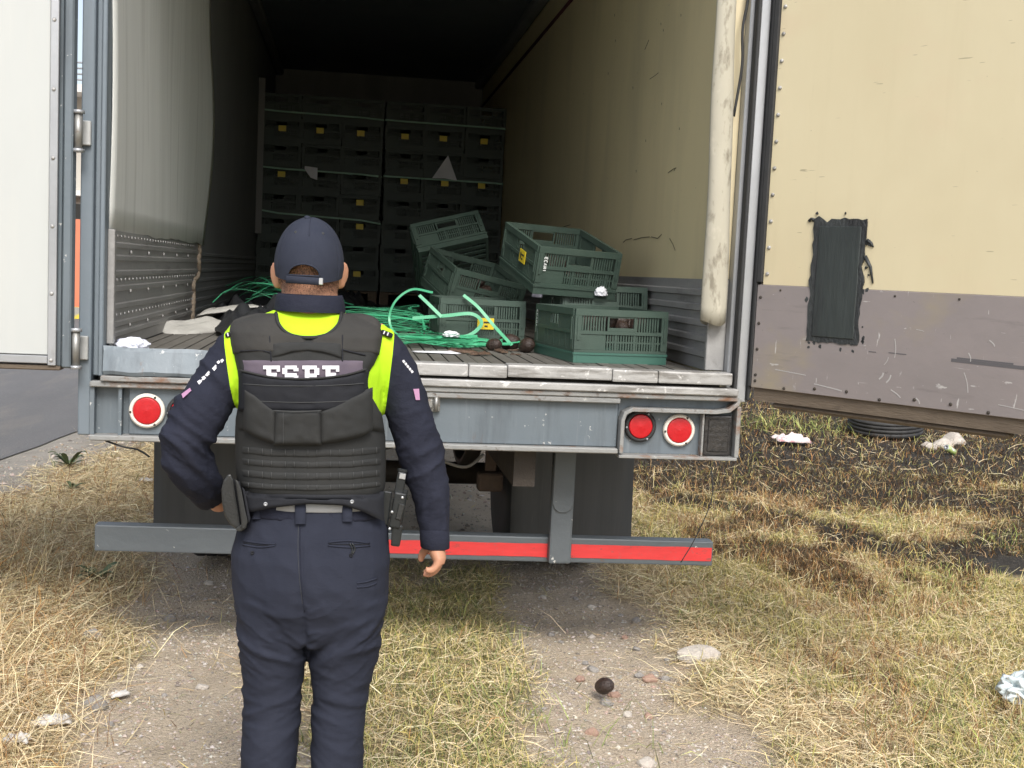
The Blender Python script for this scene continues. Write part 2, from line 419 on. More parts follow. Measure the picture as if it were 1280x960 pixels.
def rivet(b, p, n, r=.006, h=.004):
    q = Vector(n).to_track_quat('Z', 'Y').to_matrix().to_4x4(); q.translation = Vector(p)
    b.lathe([(r, 0), (r * .8, h * .7), (r * .3, h)], q, 7)
for z, st in ((1.745, .075), (1.575, .085), (1.438, .085)):
    y = .14
    while y < 2.45:
        rivet(b, (-1.1945, y, z), (1, 0, 0), .007); y += st
for z in (1.685, 1.525, 1.385):
    for y in np.arange(.42, 2.4, .43): rivet(b, (-1.193, y, z), (1, 0, 0), .010, .006)
tag(P(b, 'rivets', M_alu), kind='stuff')
# rear frame posts
b = MB(); b.box((-1.300, -.02, .985), (-1.254, .11, 4.02)); b.box((-1.2535, .012, 1.21), (-1.232, .11, 4.02)); b.box((-1.2315, -.008, 1.21), (-1.213, .10, 4.02))
P(b, 'rear_post', M_post, bevel=.004)
b = MB(); b.box((1.290, -.012, 1.19), (1.332, .108, 4.02)); b.box((1.262, .03, 1.21), (1.2895, .108, 4.02))
P(b, 'rear_post', M_trim, bevel=.004)
# strip of liner between the curtain and the right post
P(MB().box((1.180, .085, 1.69), (1.2615, .108, 3.95)), 'jamb_strip', M_cream, bevel=.003)
P(MB().box((1.182, .080, FZ + .01), (1.2612, .107, 1.689)), 'jamb_strip', M_kick, bevel=.003)
P(MB().box((-1.212, -.015, 3.97), (1.289, .10, 4.16)), 'header', M_frame, bevel=.006)
# rubber seals of the right door opening: two black lips with a bright strip
b = MB(); b.box((1.333, -.03, 1.20), (1.345, .02, 4.02)); b.box((1.276, -.022, 1.21), (1.289, .028, 4.02)); P(b, 'door_seal', M_rubber, bevel=.003)
# sill: scuffed aluminium plates butted along the rear edge, one bent grey plate at the left
xs_ = [-.735, -.30, .18, .335, .76, .95, 1.262]
for i in range(len(xs_) - 1):
    dz = random.uniform(-.003, .004)
    b = MB(); b.box((xs_[i] + .0008, -.045, 1.262 + dz), (xs_[i + 1] - .0008, .045, FZ + .012 + dz))
    P(b, 'sill_plate', M_alu, bevel=.007, seg=2)
P(MB().box((-.735, -.062, 1.218), (1.285, .04, 1.248)), 'sill_rail', M_alu, bevel=.005)
b = MB()
def bent(u, v):
    x = -1.20 + u * .455
    prof = [(-.055, 1.221), (-.060, 1.236), (-.034, FZ + .012), (-.026, FZ + .026), (.045, FZ + .018)]
    y, z = prof[round(v * 4)]
    return (x - (.012 * v if u < .01 else 0), y - .006 * math.sin(u * 6), z + .006 * nz3(u * 6, v * 2))
P(b.sheet(bent, 16, 5, smooth=False), 'bent_sill_plate', M_frame, solid=.008)
P(MB().box((-1.212, -.060, 1.196), (-.737, .04, 1.218)), 'sill_rail', M_rusty, bevel=.004)
# rear cross beam
bm_ = MB(); bm_.box((-1.115, -.012, .99), (.800, .09, 1.196)); P(bm_, 'rear_beam', M_frame, bevel=.004)
b = MB(); b.box((-1.2535, -.045, 1.172), (.800, .0, 1.1945)); b.box((-.735, -.05, 1.1955), (1.29, .0, 1.2165)); P(b, 'top_flange', M_rusty, bevel=.004)
b = MB(); b.box((-1.2535, -.048, .968), (.800, .09, .989)); P(b, 'bottom_flange', M_rusty, bevel=.004)
# left lamp box
b = MB(); b.box((-1.2535, .012, .9895), (-1.1155, .06, 1.1715)); b.box((-1.150, -.03, .9895), (-1.138, .011, 1.1715)); b.box((-1.2537, -.03, .99), (-1.238, .011, 1.1712)); P(b, 'lamp_box', M_frame)
# right lamp box: recessed plate with a rounded rim
lb = MB(); lb.box((.806, .012, .965), (1.30, .06, 1.19)); P(lb, 'lamp_box', M_frame)
b = MB()
path = [(.812, -.03, .972), (.812, -.03, 1.105), (.822, -.03, 1.135), (.850, -.03, 1.150), (1.20, -.03, 1.150), (1.255, -.03, 1.158), (1.288, -.03, 1.185), (1.296, -.03, 1.21)]
rings = []
for i, p in enumerate(path):
    d = (Vector(path[min(i + 1, len(path) - 1)]) - Vector(path[max(0, i - 1)])).normalized()
    nrm = Vector((0, 1, 0)).cross(d).normalized(); p = Vector(p)
    rings.append([p - nrm * .008 + Vector((0, -.022, 0)), p + nrm * .008 + Vector((0, -.022, 0)), p + nrm * .008 + Vector((0, .041, 0)), p - nrm * .008 + Vector((0, .041, 0))])
b.rings(rings, smooth=False)
b.box((.804, -.05, .952), (1.30, .011, .9645)); b.box((1.288, -.048, .965), (1.306, .0115, 1.175)); b.box((1.150, -.03, .965), (1.159, .011, 1.140))
P(b, 'lamp_box_rim', M_rusty, bevel=.002)
def lamp(x, z, r, ringm, rr, y=.011):
    M = Matrix.Translation((x, y, z)) @ Matrix.Rotation(math.pi / 2, 4, 'X')
    o = P(MB().lathe([(rr, 0), (rr, .014), (rr - .006, .020), (r + .004, .022), (r, .016), (r, .002)], M, 32), 'tail_light', ringm)
    l = MB().lathe([(r - .001, .002), (r - .001, .020), (r * .93, .0235), (r * .86, .0222), (r * .80, .0238), (r * .70, .0224), (r * .62, .0240), (r * .52, .0226), (r * .44, .0242), (r * .32, .0228), (r * .24, .0244), (r * .12, .0230), (.001, .025)], M, 32).build('lens', M_red, o)
    for a in (60, 185, 300):
        b = MB(); rivet(b, M @ Vector(((rr - .007) * math.cos(R_(a)), (rr - .007) * math.sin(R_(a)), .021)), (0, -1, 0), .005)
        b.build('screw', M_dark if ringm is M_ring else M_trim, o)
    return o
lamp(-1.045, 1.085, .052, M_ring, .067, -.0125)
lamp(-.908, 1.085, .050, M_rubber, .065, -.0125)
lamp(.898, 1.078, .050, M_rubber, .066)
lamp(1.062, 1.066, .052, M_ring, .067)
o = P(MB().box((1.163, -.022, .967), (1.280, .011, 1.135)), 'marker_lamp', M_lampblk, bevel=.008, seg=2)
MB().box((1.178, -.028, .985), (1.265, -.0225, 1.118)).build('lens', M_lampblk, o, bevel=.004)
b = MB(); b.box((.0, -.03, 1.115), (.075, -.0125, 1.180)); b.box((.012, -.045, 1.13), (.045, -.0305, 1.165)); P(b, 'door_latch_bracket', M_steel, bevel=.004)
MBt = MB().tube([(.058, -.04, 1.12), (.058, -.04, 1.175)], .009, 8); P(MBt, 'latch_pin', M_steel)
# hinges of the left door
for z in (2.115, 1.318):
    b = MB(); b.box((-1.318, -.075, z - .05), (-1.296, -.0215, z + .05)); b.box((-1.345, -.10, z - .028), (-1.3185, -.045, z - .012)); b.box((-1.345, -.10, z + .012), (-1.3185, -.045, z + .028))
    b.box((-1.2955, -.040, z - .045), (-1.262, -.0215, z + .045)); h = P(b, 'door_hinge', M_hinge, bevel=.003)
    MB().tube([(-1.295, -.085, z - .062), (-1.295, -.085, z + .062)], .015, 10).build('hinge_pin', M_steel, h)
    for a, c in ((.063, .076), (-.076, -.063)): MB().tube([(-1.295, -.085, z + a), (-1.295, -.085, z + c)], .022, 6).build('hinge_nut', M_trim, h)
# left door, swung right round: we see its white inner skin
TOP = 3.98
ld = P(MB().box((-2.50, -.098, 1.262), (-1.345, -.035, TOP)), 'door', M_trim)
MB().box((-2.48, -.112, 1.292), (-1.388, -.099, TOP - .03)).build('door_skin', M_white, ld, bevel=.003)
b = MB(); b.box((-1.3865, -.122, 1.255), (-1.358, -.0990, TOP)); b.box((-2.49, -.122, 1.262), (-1.3875, -.1130, 1.290)); b.build('edge_strip', M_trim, ld, bevel=.002)
b = MB(); b.box((-1.3565, -.116, 1.25), (-1.3445, -.034, TOP)); b.box((-1.3440, -.104, 1.245), (-1.310, -.040, TOP)); b.build('door_edge', M_frame, ld, bevel=.006)
b = MB(); b.box((-2.50, -.112, 1.236), (-1.345, -.04, 1.2545)); b.build('bottom_seal', M_wood, ld, bevel=.004)
b = MB()
for z in np.arange(1.275, 3.9, .245): rivet(b, (-1.374, -.1222, z), (0, -1, 0), .008, .005)
tag(b.build('rivets', M_alu, ld), kind='stuff')
# right door, open about 125 degrees: yellowed liner above a grey kick sheet
HX, HY = 1.338, -.03
du = Vector((.600, -.800, 0)).normalized(); dn = Vector((-.800, -.600, 0)).normalized()
DM = Matrix(((du.x, dn.x, 0, HX), (du.y, dn.y, 0, HY), (0, 0, 1, 0), (0, 0, 0, 1)))   # local: u along the door, n towards the viewer, z
DW = 1.155
rd = P(MB().box((.02, -.09, 1.205), (DW + .03, -.006, TOP), DM), 'door', M_wood)
MB().box((.10, -.080, 1.180), (DW - .10, -.016, 1.2045), DM).build('bottom_seal', M_wood, rd, bevel=.01)
MB().box((.035, -.0055, 1.677), (DW, .002, TOP - .02), DM).build('door_liner', M_cream, rd)
MB().box((.012, -.0055, 1.258), (DW, .006, 1.676), DM).build('kick_sheet', M_kickdoor, rd, bevel=.002)
b = MB(); b.box((.0, -.02, 1.262), (.0115, .012, TOP), DM); b.box((.0125, -.004, 1.686), (.034, .016, TOP), DM); b.build('door_gasket', M_rubber, rd, bevel=.002)
b = MB(); b.box((DW + .001, -.005, 1.245), (DW + .03, .012, TOP), DM); b.build('edge_strip', M_trim, rd, bevel=.002)
b = MB(); dnw = dn
for z in np.arange(1.72, 3.95, .105): rivet(b, DM @ Vector((.052, .0022, z)), dnw, .009, .006)
tag(b.build('rivets', M_alu, rd), kind='stuff')
b = MB()
for z in np.arange(1.31, 1.68, .105): rivet(b, DM @ Vector((.030, .0062, z)), dnw, .007, .004)
for u in np.linspace(.03, DW - .03, 9): rivet(b, DM @ Vector((u,   .0062, 1.278 + .01 * math.sin(u * 30))), dnw, .007, .004)
for u in np.linspace(.12, DW - .06, 5): rivet(b, DM @ Vector((u, .0062, 1.657)), dnw, .005, .003)
for z in (1.40, 1.50): rivet(b, DM @ Vector((DW - .02, .0062, z)), dnw, .007, .004)
tag(b.build('screws', M_dark, rd), kind='stuff')
# sealed-over slot: a black patch with ragged tar edges
def ragged_rect(cx, cz, w, h, j, n=12, s=0):
    pts = []
    for i in range(n): pts.append((cx - w / 2 + w * i / n, cz - h / 2 + j * .5 * nz3(i * .55, s) + j * .25 * nz3(i * 1.7, s)))
    for i in range(n * 2): pts.append((cx + w / 2 + j * nz3(i * .37, s + 3) + j * .45 * nz3(i * 1.3, s + 31), cz - h / 2 + h * i / (n * 2)))
    for i in range(n): pts.append((cx + w / 2 - w * i / n, cz + h / 2 + j * .8 * nz3(i * .5, s + 6) + j * .3 * nz3(i * 1.6, s + 16)))
    for i in range(n * 2): pts.append((cx - w / 2 + j * .8 * nz3(i * .37, s + 9) + j * .3 * nz3(i * 1.3, s + 19), cz + h / 2 - h * i / (n * 2)))
    return pts
PM = DM @ Matrix(((1, 0, 0, 0), (0, 0, 1, .003), (0, 1, 0, 0), (0, 0, 0, 1)))
pc = (.362, 1.702)
ph = MB().prism(ragged_rect(pc[0], pc[1], .222, .475, .019), PM, .006).build('sealed_patch', M_tar, rd)
MB().prism(ragged_rect(pc[0] + .004, pc[1] - .004, .178, .425, .002), PM @ Matrix.Translation((0, 0, .0065)), .004).build('patch_plate', M_plate, rd, bevel=.002)
# smears of tar that ran off the patch
for q in ([(.475, 1.80), (.50, 1.76), (.515, 1.70)], [(.478, 1.86), (.495, 1.85), (.505, 1.835)], [(.25, 1.935), (.235, 1.94), (.222, 1.932)]):
    MB().tube([DM @ Vector((u, .005, z)) for u, z in q], [.008, .006, .003], 6).build('tar_smear', M_tar, rd)
rt_ = random.Random(5)
for k in range(22):
    sd_ = rt_.choice((-1, 1, 1, 0)); u = pc[0] + sd_ * (.112 + rt_.uniform(.002, .022)) if sd_ else pc[0] + rt_.uniform(-.11, .11)
    z = pc[1] + rt_.uniform(-.23, .24) if sd_ else pc[1] + rt_.choice((-1, 1)) * rt_.uniform(.238, .262)
    r = rt_.uniform(.003, .009)
    MB().prism([(u + r * rt_.uniform(.5, 1.2) * math.cos(a), z + r * rt_.uniform(.5, 1.6) * math.sin(a)) for a in np.linspace(0, 5.4, 8)], PM, .004).build('tar_crumb', M_tar, rd)
# scuffs and scratches in the grey sheet: bright bare-metal strokes and one dark rubbed band
M_scuff = mat('bare_metal_scuff', (.42, .405, .395), .5, .1)
for u0, z0, u1, z1, w_ in ((.62, 1.50, .625, 1.43, .004), (.60, 1.43, .585, 1.40, .003), (.90, 1.47, .91, 1.44, .005), (.89, 1.40, .91, 1.33, .004), (.57, 1.345, .585, 1.37, .009), (.60, 1.335, .615, 1.365, .008), (.62, 1.31, .66, 1.285, .006), (1.02, 1.30, 1.13, 1.288, .004), (.30, 1.30, .42, 1.285, .006), (.12, 1.34, .26, 1.33, .005), (.97, 1.52, .99, 1.50, .006), (.70, 1.54, .73, 1.535, .003), (.72, 1.29, .735, 1.27, .006)):
    w_ *= .6
    MB().ribbon([DM @ Vector((u0 + (u1 - u0) * t + .004 * math.sin(t * 3.1), .0066, z0 + (z1 - z0) * t)) for t in np.linspace(0, 1, 6)], w_, .0008, side=Vector((dn.x, dn.y, 0))).build('scuff_mark', M_scuff, rd)
M_rub = mat('dark_rub_mark', (.10, .095, .10), .6)
for u0, u1, z0, w_ in ((.84, 1.14, 1.440, .012), (.86, 1.06, 1.449, .006), (.60, .67, 1.447, .003), (.52, .55, 1.445, .003)):
    MB().ribbon([DM @ Vector((u, .0066, z0 - .02 * (u - u0))) for u in np.linspace(u0, u1, 6)], w_, .0006, side=Vector((dn.x, dn.y, 0))).build('rub_mark', M_rub, rd)
# creases, gouges and pinholes in the yellowed right wall
M_gouge = mat('dark_gouge', (.15, .125, .08), .8)
def wall_mark(pts, w_):
    w_ *= .6
    MB().ribbon([at(x, y, X=1.2268) for x, y in pts], w_, .0012, side=Vector((1, 0, 0))).build('gouge', M_gouge, rw)
for pts, w_ in (([(779, 303), (782, 300), (790, 298)], .008), ([(792, 300), (802, 297), (812, 296)], .006), ([(814, 296), (822, 298), (827, 293)], .007), ([(837, 298), (841, 305), (844, 313)], .007), ([(700, 286), (706, 283), (713, 281)], .008), ([(806, 62), (809, 55), (811, 50)], .008), ([(835, 216), (842, 211), (845, 210)], .006), ([(812, 99), (818, 95), (823, 91)], .005)):
    wall_mark(pts, w_)
for x, y in ((851, 19), (768, 19), (769, 51), (827, 130), (849, 161), (791, 110), (829, 38), (826, 30), (807, 176), (843, 212), (795, 214), (760, 92)):
    wall_mark([(x, y - 1.4), (x + .3, y), (x, y + 1.4)], .007)
# under-run guard: steel bar with red reflective tape on two uprights
gz = lambda x: .508 - .0128 * (x + 1.3)
b = MB()
pr = [(-.02, -.055), (.05, -.055), (.05, .055), (-.02, .055)]
b.rings([[(x, .33 + q[0], gz(x) + q[1]) for q in pr] for x in np.linspace(-1.30, 1.345, 18)], smooth=False)
gb = P(b, 'under_run_bar', M_guard, bevel=.006, seg=2)
def tape(x0, x1, h0, h1):
    b = MB()
    b.rings([[(x, .3085 + q, gz(x) + z) for q, z in ((0, h0 + .003 * nz3(x * 9, 3)), (0, h1 + .003 * nz3(x * 8, 5)), (-.0012, h1 + .003 * nz3(x * 8, 5)), (-.0012, h0 + .003 * nz3(x * 9, 3)))] for x in np.linspace(x0, x1, 30)], smooth=False)
    b.build('reflective_tape', M_tape, gb)
tape(-.10, .596, -.032, .026); tape(.702, 1.338, -.032, .028)
for xx, dx in ((.645, .049), (-.62, .049)):
    b = MB(); b.box((xx - dx, .262, gz(xx) - .05), (xx + dx, .308, .98)); u = P(b, 'guard_upright', M_guard, bevel=.01, seg=2)
    b = MB(); b.prism([(-.046, .60), (-.036, .575), (-.015, .56), (.015, .56), (.036, .575), (.046, .60), (.046, .97), (-.046, .97)], Matrix(((1, 0, 0, xx), (0, 0, -1, .261), (0, 1, 0, .10), (0, 0, 0, 1))), .008); b.build('hanger_plate', M_guard, u, bevel=.002)
# mud flaps
for x0, x1, s in ((-1.235, -.66, 1), (.575, 1.225, 2)):
    def flap(u, v): return (x0 + (x1 - x0) * u + (.02 * (1 - v) if s == 2 else 0), 1.35 + .02 * math.sin(u * 4 + s) * (1 - v) + .03 * (1 - v), .20 + v * .85)
    P(MB().sheet(flap, 10, 8), 'mud_flap', M_flap, solid=.012)
# axle, dual wheels, frame rails, bracket, hose
P(MB().tube([(-1.0, 2.1, .50), (1.0, 2.1, .50)], .065, 12), 'axle', M_dark)
MX = Matrix.Rotation(math.pi / 2, 4, 'Y')
for x in (-1.13, -.80, .62, .95):
    M = Matrix.Translation((x, 2.1, .50)) @ MX
    w_ = P(MB().lathe([(.30, 0), (.44, .0), (.49, .03), (.50, .05), (.50, .085), (.488, .087), (.488, .098), (.50, .10), (.50, .145), (.488, .147), (.488, .158), (.50, .16), (.50, .20), (.49, .22), (.44, .25), (.30, .25)], M, 40), 'wheel', M_rubber)
    MB().lathe([(.299, .03), (.29, .06), (.12, .09), (.10, .16), (.29, .19), (.299, .22)], M, 28).build('rim', M_steel, w_)
for x in (-.50, .40): P(MB().box((x, .10, .80), (x + .09, L, 1.15)), 'frame_rail', M_dark)
P(MB().box((-.40, 1.0, .84), (.39, 1.1, 1.12)), 'cross_member', M_dark)
b = MB(); b.box((.465, 1.57, .605), (.525, 1.60, .86)); P(b, 'hanger_link', M_brown, bevel=.004)
P(MB().box((.425, 1.53, .500), (.562, 1.62, .598)), 'spring_bracket', M_brown, bevel=.01)
P(MB().tube([(.14, 1.9, .50), (.27, 1.9, .50)], .11, 16), 'brake_chamber', M_dark)
P(MB().tube(bez([(-.1, 1.5, .80), (.16, 1.5, .70), (.26, 1.5, .655), (.36, 1.5, .64), (.45, 1.55, .70)], 20), .009, 6), 'air_hose', mat('pale_hose', (.30, .29, .27), .6))
P(MB().tube(bez([(-.6, 1.45, .86), (-.2, 1.4, .74), (.1, 1.5, .78), (.35, 1.6, .84)], 20), .012, 6), 'air_hose', M_rubber)
for x in (-.42, .36): P(MB().sheet(lambda u, v: (x + .08 * v, 1.5 + 1.2 * u, .56 + .20 * (2 * u - 1) ** 2), 14, 2), 'leaf_spring', M_dark, solid=.03)
P(MB().tube(bez([(-1.2, -.0, .962), (-1.13, -.03, .945), (-1.08, .0, .93), (-1.04, .02, .90)], 10), .004, 5), 'loose_wire', M_rubber)
P(MB().tube(bez([(1.20, .0, .96), (1.215, -.02, .80), (1.17, .02, .62), (1.12, .05, .50)], 14), .0022, 5), 'loose_wire', M_rubber)
# ------------------------------------------------------------------ crates
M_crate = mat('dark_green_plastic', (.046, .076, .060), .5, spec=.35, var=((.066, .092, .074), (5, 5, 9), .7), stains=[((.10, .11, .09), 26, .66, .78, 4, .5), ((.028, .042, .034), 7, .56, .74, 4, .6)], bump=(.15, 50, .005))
M_crateshade = mat('shaded_crate_plastic', (.036, .056, .048), .6, var=((.055, .066, .054), (3, 3, 5), .8), bump=(.2, 50, .005))  # darker copy of the crate green; shade deep in the trailer painted in
M_cratebase = mat('green_crate_base', (.045, .125, .095), .42, var=((.05, .12, .095), 6, .6))
M_yellow = mat('yellow_label', (.72, .55, .03), .5, var=((.62, .46, .03), 30, .5))
M_ink = mat('black_ink', (.03, .028, .02), .6)
M_paper = mat('white_paper', (.72, .73, .76), .7, var=((.60, .61, .66), 12, .6), bump=(.3, 30, .01))
M_avo = mat('dark_avocado_skin', (.026, .017, .013), .42, var=((.055, .030, .022), 30, .7), stains=[((.10, .07, .055), 16, .62, .76, 4, .6)], bump=(1.0, 110, .006))
CW, CD, CH, TH = .435, .60, .235, .012
def panel(b, w, M, blank_left=True):
    """slotted crate wall, local u along, v up, n outwards"""
    def bx(u0, u1, v0, v1, n0=0.0, n1=TH): b.box((u0, n0, v0), (u1, n1, v1), M)
    h = w / 2
    bx(-h, h, .046, .058); bx(-h + .001, h - .001, .206, CH, -.002, TH + .004); bx(-h + .03, h - .03, .126, .141, -.001, TH + .003)
    bx(-h, -h + .030, .0585, .2055, -.001, TH + .003); bx(h - .030, h, .0585, .2055, -.001, TH + .003)
    bx(-h + .010, -h + .020, .10, .20, TH + .0035, TH + .008); bx(h - .020, h - .010, .10, .20, TH + .0035, TH + .008)
    hw = .058
    bx(-hw - .008, -hw, .1415, .2055); bx(hw, hw + .008, .1415, .2055); bx(-hw, hw, .1415, .156, 0, TH - .001); bx(-hw, hw, .199, .2055, 0, TH - .001)
    u = -h + .037
    while u < h - .036:
        if abs(u) > hw + .012: bx(u - .0035, u + .0035, .1412, .2055, .002, TH - .002)
        u += .0125
    lb = -h + .03 + (.115 if blank_left else 0)
    if blank_left: bx(-h + .031, lb, .0585, .1255, .001, TH - .001)
    u = lb + .009
    k = 0
    while u < h - .036:
        big = k % 7 == 3
        bx(u - (.006 if big else .0035), u + (.006 if big else .0035), .0582, .1258, .002, TH - (0 if big else .002))
        u += .0125; k += 1
    bx(lb + .003, h - .031, .089, .096, .003, TH - .003)
def wall_M(ang, d):
    return Matrix.Rotation(ang, 4, 'Z') @ Matrix(((1, 0, 0, 0), (0, -1, 0, -d), (0, 0, 1, 0), (0, 0, 0, 1)))
def base_b(b):
    hx, hy = CW / 2, CD / 2
    for s in (-1, 1):
        b.box((s * (hx - .016), -hy, 0), (s * hx, hy, .0455)); b.box((-hx + .0165, s * (hy - .016), 0), (hx - .0165, s * hy, .0455))
        b.box((s * hx, -hy - .002, .036), (s * (hx + .004), hy + .002, .0455)); b.box((-hx + .001, s * (hy + .004), .036), (hx - .001, s * hy, .0455))
    for i in range(13):
        y = -hy + .03 + i * (CD - .06) / 12
        b.box((-hx + .0165, y - .011, .004), (hx - .0165, y + .011, .012))
    for x in (-.12, 0, .12): b.box((x - .006, -hy + .0165, .0125), (x + .006, hy - .0165, .018))
    return b
crate_base_me = base_b(MB()).mesh('base', normals=False)
endp = []
for a in (0, math.pi):
    b = MB(); panel(b, CW - .002, wall_M(a, CD / 2 - TH - .001)); endp.append(b.mesh('end_panel', normals=False))
sidep = []
for a in (math.pi / 2, -math.pi / 2):
    b = MB(); panel(b, CD - .034, wall_M(a, CW / 2 - TH - .001)); sidep.append(b.mesh('side_panel', normals=False))
b = MB(); base_b(b)
for a in (0, math.pi): panel(b, CW - .002, wall_M(a, CD / 2 - TH - .001))
for a in (math.pi / 2, -math.pi / 2): panel(b, CD - .034, wall_M(a, CW / 2 - TH - .001))
stack_me = b.mesh('stacked_crate', normals=False); stack_me.materials.append(M_crateshade)
lab_me = MB().box((-.031, -.003, -.021), (.031, 0, .021)).mesh('yellow_label'); lab_me.materials.append(M_yellow)
mark_me = MB().box((-.020, -.0012, -.012), (-.012, 0, .012)).box((-.008, -.0012, .002), (.018, 0, .008)).box((-.004, -.0012, -.012), (.008, 0, -.006)).mesh('label_print'); mark_me.materials.append(M_ink)
def label_on(par, u, v, face='end', sc_=1.0, print_=True):
    o = link(lab_me, 'yellow_label', None, par)
    if face == 'end': o.location = (u, -CD / 2 - .0045, v)
    else: o.location = (-CW / 2 - .0045, u, v); o.rotation_euler.z = -math.pi / 2
    if face == 'right': o.location = (CW / 2 + .0045, u, v); o.rotation_euler.z = math.pi / 2
    o.scale = (sc_, 1, sc_)
    if print_:
        q = link(mark_me, 'label_print', None, o); q.location = (0, -.0035, 0)
    return o
def crate(loc, rot, label, base=M_crate):
    r = tag(empty('plastic_crate', loc, [R_(a) for a in rot]), label, 'crate', 'loose green crates near the tailgate')
    o = bpy.data.objects.new('base', crate_base_me.copy() if base is not M_crate else crate_base_me); COL.objects.link(o); o.parent = r
    if not o.data.materials: o.data.materials.append(base)
    for m_ in endp: link(m_, 'end_panel', M_crate, r)
    for m_ in sidep: link(m_, 'side_panel', M_crate, r)
    return r
cA = crate((.862, .60, FZ + .001), (0, 0, 7.5), 'green slotted crate standing foremost at the tailgate, brighter base, white lettering on its side', M_cratebase)
cC = crate((.965, 1.38, FZ + .068), (-6.2, 0, 1), 'green crate whose top rim shows just below the tipped crate with a white scrap')
cD = crate((.80, 1.42, 1.640), (13, 2, 10), 'green crate tipped forward on top of the pile, yellow label on its left end')
cE = crate((.345, 1.35, 1.575), (12, 11, 13), 'tilted open green crate with avocados inside, resting on the crate with a yellow label')
cF = crate((.25, 2.02, 1.86), (-42, -15, 3), 'green crate tipped up at the back left of the pile, slatted bottom showing')
cG = crate((.395, 1.62, FZ + .001), (0, 0, 1), 'green crate on the trailer floor with a yellow label crossed by a green strap')
def pin(c, loc, px, py, Y):
    c.location = (0, 0, 0); M = Euler(c.rotation_euler).to_matrix(); c.location = at(px, py, Y=Y) - M @ Vector(loc)
pin(cA, (-CW / 2, -CD / 2, 0), 716, 455.5, .36); pin(cG, (-CW / 2, -CD / 2, 0), 548, 433, 1.22)
cA.location.z = cG.location.z = FZ + .001
pin(cD, (-CW / 2, -CD / 2, CH), 675, 308, .98); pin(cE, (-CW / 2, -CD / 2, CH), 571, 335, 1.86); pin(cF, (-CW / 2, -CD / 2, CH), 512, 281, 2.62)
label_on(cD, -.08, .135, 'side', 1.5); label_on(cG, .015, .115, 'end', 1.35)
label_on(cF, -.05, .12, 'right', 1.4, False)
# white lettering on two crates: built as small strokes
M_wpaint = mat('white_print', (.70, .72, .70), .6)
def strokes(par, face, u, v, rot, glyphs, s=1.0):
    """glyphs: list of strokes ((x0,y0),(x1,y1)) in letter units; one mesh per letter"""
    for gi, g in enumerate(glyphs):
        b = MB()
        for (x0, y0), (x1, y1) in g:
            d = Vector((x1 - x0, y1 - y0)); n = Vector((-d.y, d.x)).normalized() * .0022 * 1.0
            pts = [(x0 * s + n.x, y0 * s + n.y), (x1 * s + n.x, y1 * s + n.y), (x1 * s - n.x, y1 * s - n.y), (x0 * s - n.x, y0 * s - n.y)]
            vv = []
            for px_, py_ in pts:
                qx, qy = (px_ + gi * .017 * s), py_
                a, c = math.cos(rot), math.sin(rot)
                vv.append((u + qx * a - qy * c, -CD / 2 - .0052, v + qx * c + qy * a) if face == 'end' else (-CW / 2 - .0052, u - qx * a + qy * c, v + qx * c + qy * a))
            b.add(vv, [(0, 1, 2, 3)])
        b.build('letter', M_wpaint, par)
GL = {'E': [((0, 0), (0, .016)), ((0, 0), (.010, 0)), ((0, .008), (.009, .008)), ((0, .016), (.010, .016))], 'C': [((0, 0), (0, .016)), ((0, 0), (.010, 0)), ((0, .016), (.010, .016))],
      'A': [((0, 0), (.005, .016)), ((.005, .016), (.010, 0)), ((.002, .006), (.008, .006))], 'N': [((0, 0), (0, .016)), ((0, .016), (.010, 0)), ((.010, 0), (.010, .016))], 'I': [((.004, 0), (.004, .016))],
      ' ': []}
strokes(cA, 'side', .262, .205, -math.pi / 2, [GL[c] for c in 'ECANI' if GL[c]])
strokes(cD, 'end', -.185, .185, -math.pi / 2, [GL[c] for c in 'ECANI' if GL[c]], .9)

